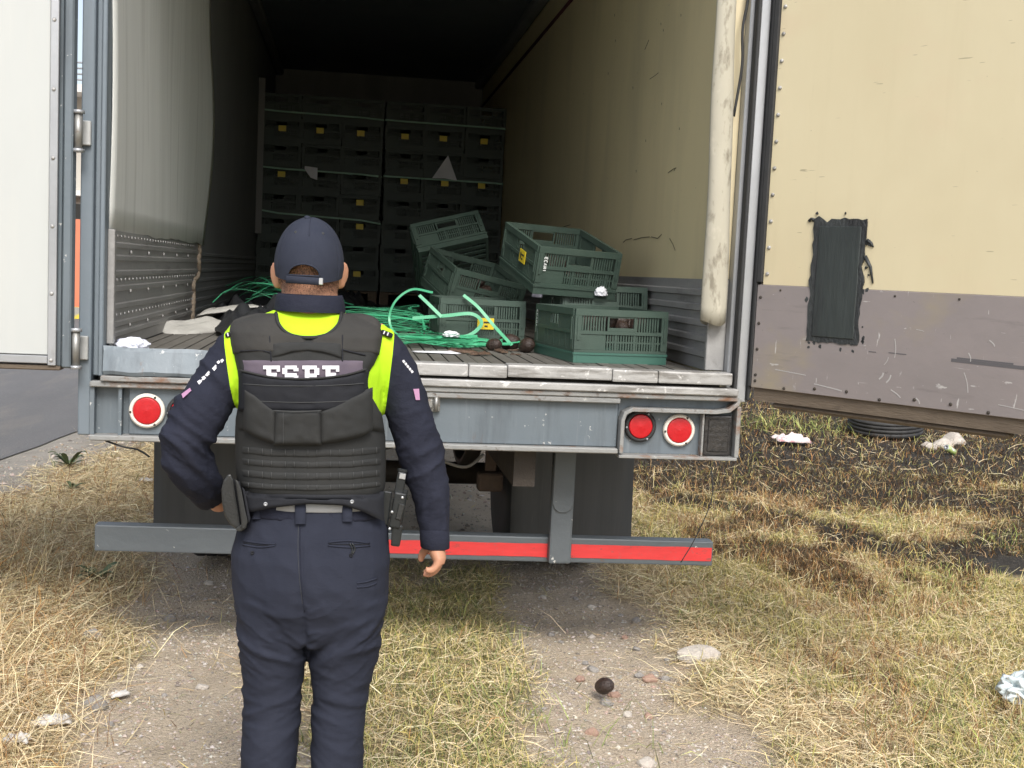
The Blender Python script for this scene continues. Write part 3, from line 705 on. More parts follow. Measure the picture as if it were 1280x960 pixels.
# the strapped stacks at the back: eight rows, three columns a pallet
ROWN = ['top row', 'second row from the top', 'third row from the top', 'fourth row from the top', 'fifth row from the top', 'sixth row from the top', 'second row from the bottom', 'bottom row']
COLN = ['left column', 'middle column', 'right column']
labset = {(1, 0), (1, 1), (1, 2), (1, 3), (1, 4), (1, 5), (3, 0), (3, 3), (3, 4), (3, 5), (5, 2), (7, 2), (4, 2)}
M_pallet = mat('pallet_wood', (.16, .12, .08), .85, var=((.10, .075, .05), (9, 2, 30), .8), bump=(.3, 40, .01))
for side in (0, 1):
    x0 = -1.20 + side * 1.215
    pr_ = tag(empty('pallet', (x0 + .595, 7.52, FZ)), 'wooden pallet under the %s strapped stack of crates at the trailer front' % ('left', 'right')[side], 'pallet', 'pallets under the stacks')
    for k in range(5): MB().box((-.59, -.30 + k * .14, .105), (.59, -.21 + k * .14, .125)).build('deck_board', M_pallet, pr_)
    for x in (-.55, 0, .55): MB().box((x - .045, -.30, .003), (x + .045, .36, .1045)).build('bearer', M_pallet, pr_)
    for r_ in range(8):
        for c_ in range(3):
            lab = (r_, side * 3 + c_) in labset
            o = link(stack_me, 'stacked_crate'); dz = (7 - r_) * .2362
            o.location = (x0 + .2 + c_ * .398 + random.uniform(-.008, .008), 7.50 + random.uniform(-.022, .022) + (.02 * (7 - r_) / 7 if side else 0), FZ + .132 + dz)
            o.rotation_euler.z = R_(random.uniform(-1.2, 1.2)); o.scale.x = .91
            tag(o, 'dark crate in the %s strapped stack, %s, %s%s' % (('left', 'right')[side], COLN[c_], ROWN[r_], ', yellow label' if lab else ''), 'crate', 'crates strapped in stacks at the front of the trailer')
            if lab:
                l_ = label_on(o, random.uniform(-.02, .01), .135 if r_ == 1 else .165, 'end', 1.3, False)
    M_strapd = M_strap = bpy.data.materials.get('green_strapping') or mat('green_strapping', (.045, .33, .16), .4, var=((.09, .42, .23), (20, 20, 20), .6), stains=[((.35, .50, .40), 40, .66, .76, 4, .4)])
    M_palstrap = bpy.data.materials.get('dusty_green_strap') or mat('dusty_green_strap', (.24, .42, .31), .6, var=((.32, .48, .38), 6, .7))
    zz = [(3.155, 3.125), (2.605, 2.570), (2.185, 2.105)] if side == 0 else [(3.130, 3.115), (2.580, 2.570)]
    for k, (za, zb_) in enumerate(zz):
        b = MB(); b.ribbon([(x0 - .004, 7.7, za), (x0 - .004, 7.178, za), (x0 + .3, 7.172, za * .75 + zb_ * .25), (x0 + .9, 7.172, za * .25 + zb_ * .75), (x0 + 1.20, 7.178, zb_), (x0 + 1.20, 7.7, zb_)], .022, .002, side=Vector((0, 0, 1)), twist=0)
        # stand the band on edge
        pth = [(x0 - .004, 7.18), (x0 + .2, 7.172), (x0 + 1.0, 7.172), (x0 + 1.20, 7.18)]
        b = MB(); b.rings([[(x, y + q, (za + (zb_ - za) * i / 3) + h) for q, h in ((0, -.008), (.0015, -.008), (.0015, .008), (0, .008))] for i, (x, y) in enumerate(pth)], smooth=False)
        tag(b.build('pallet_strap', M_palstrap), 'pale green strap stretched across the %s stack of crates, %s' % (('left', 'right')[side], ('highest of them', 'next below the highest', 'lowest of them')[k]), 'strap', 'straps round the stacked crates')
b = MB(); b.box((-.03, -.004, 0), (.03, 0, 1.5)); b.box((-.03, .0005, 0), (-.026, .06, 1.5))
o = tag(b.build('corner_board', mat('dull_corner_board', (.20, .20, .19), .7)), 'tall grey corner board on the left edge of the left stack', 'corner board'); o.location = (-1.19, 7.15, 1.95)
# sheets of paper on the stacks
def paper(pts, y, label, name='paper_sheet', m=M_paper):
    b = MB(); b.prism(pts, Matrix(((1, 0, 0, 0), (0, 0, -1, y), (0, 1, 0, 0), (0, 0, 0, 1))), .0015)
    return tag(b.build(name, m), label, 'paper')
paper([(.495, 2.585), (.645, 2.82), (.745, 2.575), (.62, 2.59)], 7.158, 'white triangular sheet of paper hanging on the right stack of crates')
paper([(-.76, 2.60), (-.76, 2.63), (-.635, 2.62), (-.635, 2.50), (-.70, 2.52)], 7.158, 'torn white paper caught at the strap on the left stack')

# ------------------------------------------------------------------ avocados
def avo_mesh(s=1.0, seed=0):
    b = MB(); M = Matrix.Identity(4); prof = []
    for k in range(13):
        t = k / 12; a = math.pi * t
        r = .034 * math.sin(a) ** .8 * (1 - .20 * math.cos(a) * -1 * (t > .5) * (t - .5) * 2 * -1) * (1.0 - .28 * max(0, t - .45))
        prof.append((max(r, .0008) * s, (-.045 * math.cos(a)) * s + .0))
    b.lathe(prof, M, 16)
    b.v = [tuple(Vector(p) * (1 + .05 * noise.noise(Vector(p) * 40 + Vector((seed, 0, 0))))) for p in b.v]
    me = b.mesh('avocado'); me.materials.append(M_avo)
    return me
avo_me = [avo_mesh(1.0, 0), avo_mesh(.92, 5), avo_mesh(1.06, 9)]
def avocado(loc, rot, label, group=None, k=None, s=1):
    o = link(random.choice(avo_me) if k is None else avo_me[k], 'avocado')
    o.location = loc; o.rotation_euler = [R_(a) for a in rot]; o.scale = (s, s, s)
    return tag(o, label, 'avocado', group)
avocado((.50, 1.10, FZ + .036), (90, 0, 60), 'dark avocado on the trailer floor left of the foremost crate, farther of the touching two', 'loose avocados', 2, 1.15)
avocado((.555, .90, FZ + .034), (70, 20, 10), 'dark avocado on the trailer floor, nearer the sill of the touching two', 'loose avocados', 0, 1.1)
avocado((.40, .93, FZ + .030), (80, 10, 40), 'split dark avocado lying by the loose green straps', 'loose avocados', 1)
avocado((.335, 1.22, FZ + .03), (80, 0, -40), 'small avocado tucked under the edge of the loose green straps', 'loose avocados', 1, .8)
bpy.context.view_layer.update()
def in_crate(c, n, label, zlo, zhi, seed, ylim=(-.25, .25), xlim=(-.15, .15)):
    rr = random.Random(seed)
    for i in range(n):
        p = c.matrix_world @ Vector((rr.uniform(*xlim), rr.uniform(*ylim), rr.uniform(zlo, zhi)))
        avocado(p, (rr.uniform(0, 180), rr.uniform(0, 90), rr.uniform(0, 180)), label, label)
in_crate(cE, 34, 'dark avocado lying among others inside the tilted open crate', .05, .13, 1)
in_crate(cA, 22, 'dark avocado inside the foremost crate, seen through its handle hole and slots', .10, .185, 2, (-.24, .0))
in_crate(cD, 16, 'dark avocado inside the tipped topmost crate', .04, .08, 3)
avocado((.777, -.136, .035), (64, 12, 20), 'single dark avocado lying on the bare wheel track', None, 0, 1.0)

# ------------------------------------------------------------------ loose strapping on the floor
GS = 'loose green straps heaped on the trailer floor'
def strap(pts, w=.016, n=40, label=None, twist=0.0, side=None):
    o = MB().ribbon(bez(pts, n), w, .0014, side=side, twist=twist).build('plastic_strap', M_strap)
    return tag(o, label or 'bright green plastic strap lying in the tangled heap by the crates', 'strap', GS)
rs = random.Random(4)
for i in range(74):
    y0 = rs.uniform(1.05, 3.1) if i < 64 else rs.uniform(.95, 1.7); xc = rs.uniform(-.35, .25); ln = rs.uniform(.35, .75); z = FZ + .012 + rs.uniform(0, .11) * (1 if y0 > 1.3 else .5)
    sk = rs.uniform(-.30, .30); hump = rs.uniform(0, .05)
    x_hi = .12 if y0 > 1.14 else .5
    pts = []
    for k in range(6):
        t = k / 5; x = min(xc - ln / 2 + ln * t, x_hi + rs.uniform(-.05, 0))
        pts.append((x, y0 + sk * (t - .5) + rs.uniform(-.05, .05), z + hump * math.sin(t * 3.14) + rs.uniform(-.010, .010)))
    strap(pts, rs.uniform(.012, .018), 26, twist=rs.uniform(-.6, .6))
for i in range(20):
    y0 = rs.uniform(.90, 1.10); xc = rs.uniform(.0, .34); ln = rs.uniform(.3, .6); z = FZ + .006 + rs.uniform(0, .035)
    pts = [(min(xc - ln / 2 + ln * k / 5, .56), y0 + rs.uniform(-.04, .04) + rs.uniform(-.02, .02) * k, z + rs.uniform(0, .018)) for k in range(6)]
    strap(pts, rs.uniform(.011, .015), 26, twist=rs.uniform(-1.5, 1.5))
for i in range(18):
    y0 = rs.uniform(2.0, 3.8); xc = rs.uniform(-.90, -.50); z = FZ + .13 + rs.uniform(0, .10); sk = rs.uniform(-.35, .35)
    pts = [(xc - rs.uniform(.1, .22), y0 - sk, z - .02), (xc - .05, y0 - sk * .3, z + rs.uniform(0, .07)), (xc + .1, y0 + sk * .5, z + rs.uniform(-.02, .05)), (xc + rs.uniform(.15, .3), y0 + sk, z - .03)]
    strap(pts, rs.uniform(.012, .018), 20, 'green plastic strap lying across the black tarpaulin on the left', twist=rs.uniform(-1.2, 1.2))
for i in range(12):
    y0 = rs.uniform(4.2, 5.6); xc = rs.uniform(-.95, -.55); z = FZ + .06 + rs.uniform(0, .16); sk = rs.uniform(-.5, .5)
    pts = [(xc - .28, y0 - sk, z - .03), (xc - .1, y0, z + rs.uniform(0, .05)), (xc + .12, y0 + sk * .5, z + rs.uniform(-.02, .04)), (xc + .3, y0 + sk, z - .04)]
    strap(pts, .018, 20, 'green plastic strap lying deep in the trailer behind the black tarpaulin', twist=rs.uniform(-1, 1))
strap([(.02, 1.18, FZ + .13), (.18, 1.16, FZ + .15), (.31, 1.15, FZ + .165), (.36, 1.14, FZ + .12), (.30, 1.13, FZ + .06), (.20, 1.12, FZ + .045)], .017, 40, 'green strap looping over the yellow label of the crate on the floor', side=Vector((0, -1, .3)))
strap([(.27, 1.20, FZ + .255), (.34, 1.16, FZ + .20), (.42, 1.10, FZ + .11), (.50, 1.02, FZ + .025)], .016, 30, 'green strap slanting steeply down across the front of the labelled crate', side=Vector((0, -1, .4)))
strap([(.12, 1.25, FZ + .26), (.02, 1.3, FZ + .27), (-.06, 1.3, FZ + .21), (-.09, 1.3, FZ + .12), (-.06, 1.25, FZ + .05), (.02, 1.2, FZ + .03)], .011, 40, 'thin green strap arching up in a hoop left of the labelled crate', side=Vector((0, -1, .2)))
strap([(.05, 1.2, FZ + .245), (.10, 1.17, FZ + .20), (.16, 1.14, FZ + .145)], .016, 12, 'short pale green strap end sticking up beside the labelled crate', side=Vector((0, -1, .3)))
strap([(-.62, 1.42, FZ + .05), (-.58, 1.38, FZ + .10), (-.51, 1.33, FZ + .12), (-.47, 1.30, FZ + .04)], .02, 20, 'green strap curled up beside the black tarpaulin')
strap([(-.85, 3.4, FZ + .02), (-.78, 3.2, FZ + .10), (-.66, 3.0, FZ + .14), (-.5, 2.9, FZ + .16)], .022, 24, 'green strap rising from the black tarpaulin towards the middle', side=Vector((0, -1, .3)))
# ------------------------------------------------------------------ rubbish on the load floor
def wad(sx, sy, sz, seed, name, m, loc, label, cat, group=None, sub_=4, amp=.55, freq=1.7):
    bm = bmesh.new(); bmesh.ops.create_icosphere(bm, subdivisions=sub_, radius=1)
    for v in bm.verts:
        p = v.co.copy(); o_ = Vector((seed, seed * .7, 0)); k = .62
        for f, a in ((freq, amp), (freq * 2.1, amp * .5), (freq * 4.3, amp * .22)):
            k += a * (1 - 2.2 * abs(noise.noise(p * f + o_))) * .5
        q = p * k
        v.co = Vector((q.x * sx, q.y * sy, (max(q.z, -.35) + .35) * sz))
    me = bpy.data.meshes.new(name); bm.to_mesh(me); bm.free()
    for p in me.polygons: p.use_smooth = True
    o = link(me, name, m); o.location = loc
    return tag(o, label, cat, group)
M_board = mat('dirty_pale_board', (.52, .51, .47), .8, var=((.38, .37, .34), 6, .8), bump=(.4, 12, .02))
M_tarp = mat('black_tarpaulin', (.018, .019, .022), .45, var=((.035, .037, .04), 5, .7), bump=(.3, 12, .02))
M_rag = mat('white_blue_rag', (.66, .68, .76), .85, stains=[((.16, .20, .46), 22, .58, .64, 3, .8)], bump=(.5, 40, .01))
def crumple(nx_, ny_, sx, sy, hgt, seed, fold=4.0, edge=.15):
    def fn(u, v):
        x = (u - .5) * sx * (1 + edge * nz3(v * 3, seed)); y = (v - .5) * sy * (1 + edge * nz3(u * 3, seed + 4))
        e = min(1, 5 * min(u, 1 - u, v, 1 - v) + .25)
        z = hgt * e * (.5 + .9 * abs(nz3(u * fold, v * fold, seed)) + .35 * nz3(u * fold * 2.3, v * fold * 2.3, seed + 2))
        return (x, y, max(z, .003))
    return MB().sheet(fn, nx_, ny_)
def rub(name, b, m, loc, rot, label, cat, solid=.004):
    o = tag(b.build(name, m, None, solid=solid), label, cat); o.location = loc; o.rotation_euler = [R_(a) for a in rot]; return o
rub('cardboard_sheet', crumple(16, 12, .20, .50, .04, 3, 2, .1), M_board, (-1.06, 1.55, FZ + .014), (4, 12, -30), 'bent pale board lying nearest the left wall on the trailer floor', 'board', .006)
rub('cardboard_sheet', crumple(16, 12, .36, .26, .04, 8, 2, .1), M_board, (-.96, 2.10, FZ + .075), (-8, -10, 12), 'second pale board propped behind the bent one near the left wall', 'board', .006)
rub('tarpaulin', crumple(44, 44, .74, 1.7, .15, 12, 6, .12), M_tarp, (-.66, 1.95, FZ + .004), (0, 0, 10), 'crumpled black tarpaulin heaped on the left of the trailer floor', 'tarpaulin')
rub('tarpaulin', crumple(30, 30, .8, 1.6, .22, 17, 5, .12), M_tarp, (-.60, 4.6, FZ + .004), (0, 0, -14), 'dark sheet heaped deeper inside the trailer behind the tarpaulin', 'tarpaulin')
wad(.075, .065, .038, 21, 'rag', M_rag, (-1.135, .14, FZ + .004), 'crumpled white and blue rag in the left corner of the tailgate', 'rag')
wad(.045, .03, .022, 33, 'plastic_scrap', M_paper, (.20, 1.02, FZ + .055), 'crumpled white scrap lying on the loose green straps', 'scrap')
rub('paper_scrap', crumple(10, 8, .20, .05, .012, 41, 3, .3), M_paper, (.10, .60, FZ + .003), (0, 0, -6), 'flat white scrap of paper on the floor just inside the sill', 'scrap', .002)
wad(.036, .022, .036, 47, 'paper_scrap', M_paper, cD.matrix_world @ Vector((.135, -CD / 2 - .016, .02)), 'white crumpled scrap stuck on the front of the tipped topmost crate', 'scrap')
rub('paper_scrap', crumple(8, 8, .055, .065, .006, 52, 2, .1), mat('pale_lilac_paper', (.46, .46, .56), .7), tuple(at(672, 364, Y=1.30)), (84, 6, 0), 'small pale lilac card hanging between the crates in the middle of the pile', 'card', .002)
M_debris = mat('crushed_fruit', (.055, .032, .022), .7, var=((.16, .10, .06), 40, .6), bump=(.9, 50, .01))
for i, (x, y, s, rz) in enumerate(((.22, .66, 1.0, 0), (.30, .60, .8, 40), (.42, .82, .8, 100), (.50, .95, .5, 20), (.47, .68, .35, 0))):
    o = rub('fruit_mush', crumple(12, 10, .15 * s, .05 * s, .022 * s, 60 + i, 5, .3), M_debris, (x, y, FZ + .002), (0, 0, rz), 'brown scrap of crushed fruit on the floor by the sill', 'fruit scrap', .002); o['group'] = 'crushed fruit by the sill'
# ------------------------------------------------------------------ rolled curtain hanging at the right post
M_canvas = mat('dirty_cream_canvas', (.45, .425, .345), .85, var=((.37, .345, .275), (7, 7, 3), .8), stains=[((.17, .15, .11), (22, 22, 8), .55, .68, 6, .8), ((.62, .58, .47), (9, 9, 5), .6, .76, 4, .6)], bump=(.25, (16, 16, 6), .01))
rings = []
for i in range(40):
    t = i / 39; z = 3.94 - t * 2.43
    cx, r = 1.150 + .042 * t + .004 * math.sin(t * 9),   .031 + .023 * t + .002 * math.sin(t * 22)
    if i == 39: r *= .97
    rings.append([(cx + r * (1 + .05 * nz3(a * 1.3, z * 3)) * math.cos(a), .10 + (r * .75) * math.sin(a) - .045, z + (.012 * math.sin(a * 2 + 1) if i == 39 else 0)) for a in [2 * math.pi * k / 22 for k in range(22)]])
cu = tag(MB().rings(rings).build('rolled_curtain', M_canvas), 'rolled cream canvas curtain hanging down beside the right rear post', 'curtain')
tag(MB().tube(bez([(1.262, .06, 3.5), (1.258, .05, 2.9), (1.236, .04, 2.7), (1.243, .04, 2.55), (1.225, .05, 2.35)], 20), .006, 6).build('dangling_cable', M_rubber), 'thin black cable dangling beside the rolled canvas curtain', 'cable')
# ------------------------------------------------------------------ grass and straw as real blades
def region(n, x0, x1, y0, y1):
    return rng.uniform(x0, x1, n), rng.uniform(y0, y1, n)
def blades(x, y, length, width, pitch, head, curl, col, zoff=0.0):
    """5 points, 3 triangles a blade; pitch = angle from the ground (radians)"""
    n = len(x); z = ground_z(x, y) + zoff
    ch, sh = np.cos(head), np.sin(head)
    V = np.zeros((n, 5, 3)); p = np.stack([x, y, z], -1); pit = pitch.copy()
    side = np.stack([-sh, ch, np.zeros(n)], -1)
    roll = rng.uniform(-.9, .9, n)
    for k in range(3):
        d = np.stack([np.cos(pit) * ch, np.cos(pit) * sh, np.sin(pit)], -1)
        up = np.cross(d, side)
        w = (side * np.cos(roll)[:, None] + up * np.sin(roll)[:, None]) * (width * (1, .85, 0)[k] / 2)[:, None]
        if k < 2:
            V[:, 2 * k] = p - w; V[:, 2 * k + 1] = p + w
        else:
            V[:, 4] = p
        p = p + d * (length / 2)[:, None]
        pit = pit + curl; h2 = rng.normal(0, .25, n); ch, sh = np.cos(head + h2), np.sin(head + h2)
    gz_ = ground_z(V[..., 0].ravel(), V[..., 1].ravel()).reshape(n, 5)
    V[..., 2] = np.maximum(V[..., 2], gz_ + .002)
    o = np.arange(n)[:, None] * 5
    F = np.concatenate([o + np.array([[0, 1, 3]]), o + np.array([[0, 3, 2]]), o + np.array([[2, 3, 4]])], 1).reshape(-1, 3)
    return V.reshape(-1, 3), F, np.repeat(col, 5, axis=0)
def pal(n, cols, jit=.14):
    c = np.array(cols)[rng.integers(0, len(cols), n)]
    return np.clip(c * (1 + rng.normal(0, jit, (n, 1))) * (1 + rng.normal(0, .03, (n, 3))), .004, .9)
M_grass = mat('grass_blade', (.3, .3, .1), .75, attr='tint', spec=.2)
def grass_obj(name, parts, label, cat):
    Vs, Fs, Cs, o = [], [], [], 0
    for V, F, C in parts:
        Vs.append(V); Fs.append(F + o); Cs.append(C); o += len(V)
    me = bpy.data.meshes.new(name)
    np_mesh(me, np.concatenate(Vs), np.concatenate(Fs), np.concatenate(Cs), smooth=False)
    tag(link(me, name, M_grass), label, cat, kind='stuff')
STRAW = [(.62, .50, .28), (.70, .58, .36), (.53, .41, .22), (.77, .67, .44), (.42, .31, .17), (.64, .54, .35)]
BROWN = [(.32, .165, .065), (.44, .245, .09), (.19, .105, .055), (.40, .26, .13), (.14, .085, .05), (.45, .32, .16)]
GREEN = [(.12, .155, .05), (.16, .195, .065), (.22, .24, .09), (.09, .12, .045), (.27, .28, .12)]
YELLG = [(.52, .44, .16), (.46, .39, .13), (.58, .48, .22), (.36, .34, .11)]
straw, green, burnt_b = [], [], []
for (y0, y1, x0, x1, dens, sc_) in ((-1.3, 2.2, -3.2, 3.6, 9500, 1.0), (2.2, 5.5, -3.2, 6.0, 4200, 1.25), (5.5, 11, -2.8, 9.5, 1500, 1.9), (11, 22, -1, 17, 330, 3.2)):
    n = int(dens * (y1 - y0) * (x1 - x0))
    x, y = region(n, x0, x1, y0, y1)
    t, s, bu, gr = masks(x, y)
    clump = .5 + .5 * fbm(x, y, 2.6, 21)
    u = rng.uniform(0, 1, n)
    keep = (u > t * 1.02 - .025 + .10 * (clump - .5)) & (rng.uniform(0, 1, n) > s * 1.05 - .02) & (x > road_edge(y) + .12)
    x, y, t, bu, gr, clump = x[keep], y[keep], t[keep], bu[keep], gr[keep], clump[keep]
    r = rng.uniform(0, 1, len(x))
    right = sstep(1.35, 1.9, x); bu2 = np.clip(bu * 1.7, 0, 1)
    # flat straw
    k = r < (.62 - .24 * right) * (1 - .97 * bu2) * (1 - .45 * gr * (np.abs(x) < 1.0))
    k |= (r < .025)
    m = k.sum()
    L_ = rng.gamma(3.2, .025, m) * sc_ ** .6 + .03
    straw.append(blades(x[k], y[k], L_, rng.uniform(.0016, .0036, m) * sc_, np.abs(rng.normal(.10, .20, m)), rng.uniform(0, 6.283, m), rng.normal(-.12, .3, m), pal(m, STRAW), rng.uniform(0, .022, m)))
    # green and yellow-green shoots
    k2 = ~k & (rng.uniform(0, 1, len(x)) < (.12 + .85 * gr) * (1 - .93 * bu2) * (.75 + .25 * right) * (1 - .75 * (x < -1.3)))
    m = k2.sum(); yel = rng.uniform(0, 1, m) < .5 + .28 * right[k2]
    c = np.where(yel[:, None], pal(m, YELLG), pal(m, GREEN))
    green.append(blades(x[k2], y[k2], rng.gamma(4, .013, m) * sc_ ** .7 + .015, rng.uniform(.002, .0042, m) * sc_, rng.uniform(.3, 1.35, m), rng.uniform(0, 6.283, m), rng.normal(-.45, .3, m), c))
    # brown and scorched stubble on the right, brown stalks among the straw on the left
    k3 = ~k & ~k2 & (rng.uniform(0, 1, len(x)) < .95 * right * (.35 + .5 * clump + .3 * bu2) * (1 - .62 * sstep(.7, 1.0, bu)) + .40 * (x < -1.25) * sstep(.45, .8, clump) + .05)
    m = k3.sum()
    c = pal(m, BROWN); dk = rng.uniform(0, 1, m) < sstep(.45, 1, bu[k3]) * .7; c[dk] *= .16
    lt = rng.uniform(0, 1, m) < .22 * (1 - .9 * bu[k3]); c[lt] = pal(int(lt.sum()), STRAW)
    burnt_b.append(blades(x[k3], y[k3], rng.gamma(4, .017, m) * sc_ ** .7 * (1 - .45 * bu[k3]) + .02, rng.uniform(.0018, .004, m) * sc_, rng.uniform(.45, 1.4, m), rng.uniform(0, 6.283, m), rng.normal(-.35, .3, m), c))
# bright green tufts by the open door and here and there on the right
gx, gy = [], []
for cx, cy, rad, cnt in ((4.2, 8.7, .45, 260), (5.2, 8.4, .35, 150), (3.6, 8.4, .3, 90), (3.2, 1.6, .2, 180), (4.3, 2.6, .22, 160), (2.1, -.55, .25, 220), (2.7, 1.1, .2, 160), (3.6, 3.2, .2, 140), (.45, -.6, .22, 160), (-.2, .9, .25, 200)):
    gx.append(rng.normal(cx, rad, cnt)); gy.append(rng.normal(cy, rad, cnt))
gx, gy = np.concatenate(gx), np.concatenate(gy); m = len(gx); far = np.clip(gy / 4, 1, 2)
green.append(blades(gx, gy, (rng.gamma(5, .016, m) + .02) * far, rng.uniform(.0025, .0045, m) * far, rng.uniform(.5, 1.3, m), rng.uniform(0, 6.283, m), rng.normal(-.4, .25, m), pal(m, [(.24, .29, .08), (.33, .36, .11), (.42, .42, .17), (.16, .20, .06)])))
# chopped straw and crumbs trodden into the bare tracks
m = 9000; x = rng.uniform(-1.6, 1.6, m); y = rng.uniform(-1.2, 2.6, m); t = masks(x, y)[0]; k = (t > .5) & (rng.uniform(0, 1, m) < .25 + .75 * (fbm(x, y, 1.8, 41) > .0)); x, y = x[k], y[k]; m = len(x)
straw.append(blades(x, y, rng.gamma(2.5, .007, m) + .006, rng.uniform(.0014, .0032, m), rng.uniform(0, .12, m), rng.uniform(0, 6.283, m), rng.normal(0, .2, m), pal(m, STRAW + [(.20, .14, .09), (.28, .21, .14), (.13, .10, .07)])))
# taller dry tufts on the left bank and lone long stalks
tx, ty, tl = [], [], []
for cx, cy, rad, cnt in ((-1.75, .25, .28, 900), (-1.95, .9, .35, 900), (-2.2, 1.7, .4, 900), (-1.55, -.3, .22, 500), (-1.6, 1.3, .2, 400), (-2.5, 2.6, .4, 700), (-1.48, -.75, .2, 400), (-1.55, 3.2, .3, 400)):
    tx.append(rng.normal(cx, rad, cnt)); ty.append(rng.normal(cy, rad, cnt))
tx, ty = np.concatenate(tx), np.concatenate(ty); m = len(tx)
straw.append(blades(tx, ty, rng.gamma(5, .032, m) + .05, rng.uniform(.0018, .0036, m), rng.uniform(.15, 1.1, m), rng.uniform(0, 6.283, m), rng.normal(-.5, .25, m), pal(m, STRAW + BROWN[1:4])))
m = 260; x, y = region(m, 1.5, 5.5, -.8, 6.5)
straw.append(blades(x, y, rng.gamma(5, .04, m) + .08, rng.uniform(.002, .0035, m), rng.uniform(.0, .5, m), rng.uniform(0, 6.283, m), rng.normal(-.3, .2, m), pal(m, STRAW), .03))
grass_obj('dry_straw', straw, 'pale dry straw matted over the ground beside the wheel tracks', 'straw')
grass_obj('green_grass', green, 'short green and yellowing grass growing between and right of the wheel tracks', 'grass')
grass_obj('scorched_grass', burnt_b, 'scorched brown and black stubble on the burnt ground right of the trailer', 'grass')

# gravel: small low-poly stones pressed into the tracks and the shoulder
ico = np.array([(1, 0, 0), (-1, 0, 0), (0, 1, 0), (0, -1, 0), (0, 0, 1), (0, 0, -1)], float)
icf = np.array([(0, 2, 4), (2, 1, 4), (1, 3, 4), (3, 0, 4), (2, 0, 5), (1, 2, 5), (3, 1, 5), (0, 3, 5)])
def pebbles(x, y, r):
    n = len(x); s = r[:, None] * rng.uniform(.6, 1.3, (n, 3)) * np.array([1, 1, .6])
    V = ico[None] * s[:, None] * rng.uniform(.75, 1.2, (n, 6, 1)); a = rng.uniform(0, 6.283, n); c, s_ = np.cos(a)[:, None], np.sin(a)[:, None]
    W = V.copy(); W[..., 0] = V[..., 0] * c - V[..., 1] * s_; W[..., 1] = V[..., 0] * s_ + V[..., 1] * c
    W += np.stack([x, y, ground_z(x, y) + r * .15], -1)[:, None]
    return W.reshape(-1, 3), (np.arange(n)[:, None, None] * 6 + icf[None]).reshape(-1, 3), np.repeat(pal(n, [(.40, .35, .29), (.33, .29, .25), (.44, .39, .33), (.24, .21, .18), (.36, .28, .22), (.48, .44, .39)]), 6, axis=0)
pv = []
for (y0, y1, x0, x1, dens, sc_) in ((-1.3, 2.2, -1.7, 1.7, 5200, .75), (2.2, 8, -3.6, 1.7, 480, 1.5)):
    n = int(dens * (y1 - y0) * (x1 - x0)); x, y = region(n, x0, x1, y0, y1); t, s, bu, gr = masks(x, y)
    k = rng.uniform(0, 1, n) < np.maximum(t, s * .9) * (.35 + .65 * (fbm(x, y, 1.6, 31) > -.1)); k &= x > road_edge(y) + .1
    pv.append(pebbles(x[k], y[k], np.minimum(rng.gamma(1.6, .0026, k.sum()) + .0018, .016) * sc_))
Vs, Fs, Cs, o = [], [], [], 0
for V, F_, C in pv: Vs.append(V); Fs.append(F_ + o); Cs.append(C); o += len(V)
me = bpy.data.meshes.new('gravel'); np_mesh(me, np.concatenate(Vs), np.concatenate(Fs), np.concatenate(Cs), smooth=False)
tag(link(me, 'gravel', mat('gravel_stone', (.4, .36, .3), .95, attr='tint', spec=.15)), 'loose gravel scattered over the wheel tracks and road shoulder', 'gravel', kind='stuff')

# single stones
M_stone = [mat('grey_stone', (.30, .28, .255), .95, var=((.20, .185, .17), 30, .8), bump=(.8, 45, .01)), mat('pale_stone', (.50, .46, .40), .95, var=((.36, .31, .27), 22, .8), bump=(.8, 40, .01)), mat('reddish_stone', (.34, .22, .165), .95, var=((.26, .17, .13), 26, .8), bump=(.8, 45, .01))]
def stone(x, y, sx, sy, sz, mi, label, seed, group=None, rz=0):
    bm = bmesh.new(); bmesh.ops.create_icosphere(bm, subdivisions=3, radius=1)
    for v in bm.verts:
        p = v.co; k = 1 + .30 * noise.noise(p * 1.1 + Vector((seed, 0, 0))) + .12 * noise.noise(p * 3 + Vector((0, seed, 0)))
        q = p * k
        for nn in ((.8, .3, .5), (-.6, .5, .6), (.1, -.8, .55), (-.3, -.2, .9)):
            nv = Vector(nn).normalized(); dd = q.dot(nv) - (.78 + .1 * math.sin(seed + nn[0] * 9))
            if dd > 0: q -= nv * dd * .9
        v.co = Vector((q.x * sx, q.y * sy, q.z * sz))
    me = bpy.data.meshes.new('stone'); bm.to_mesh(me); bm.free()
    o = link(me, 'stone', M_stone[mi]); o.location = (x, y, float(ground_z(np.array(x), np.array(y))) + sz * .45); o.rotation_euler.z = rz
    return tag(o, label, 'stone', group)
stone(1.315, .33, .105, .062, .050, 1, 'largest pale angular rock lying in the straw right of the right wheel track', 1)
stone(-1.190, -.17, .046, .036, .036, 0, 'round grey stone in the straw at the lower left, by a white scrap', 2)
stone(1.03, .10, .034, .022, .022, 2, 'reddish pebble in the straw near the large pale rock, left of a darker one', 3)
stone(1.10, .10, .022, .018, .018, 0, 'dark pebble touching the straw just right of the reddish pebble', 4)
stone(.65, -.50, .028, .018, .018, 2, 'small brick-red pebble on the wheel track nearer than the avocado', 5)
stone(.80, -.74, .036, .028, .022, 1, 'whitish pebble on the wheel track below the avocado, larger', 6)
stone(.835, -.08, .028, .016, .014, 2, 'reddish flat chip lying just right of the avocado', 7)
stone(1.17, .90, .020, .02, .018, 0, 'small dark stone in the grass behind the large pale rock', 8)
stone(-1.08, .95, .030, .026, .024, 0, 'grey stone at the edge of the left wheel track, farthest of the grey ones there', 9)
stone(-1.36, .60, .048, .036, .030, 0, 'low grey stone half buried in straw on the left bank', 10)
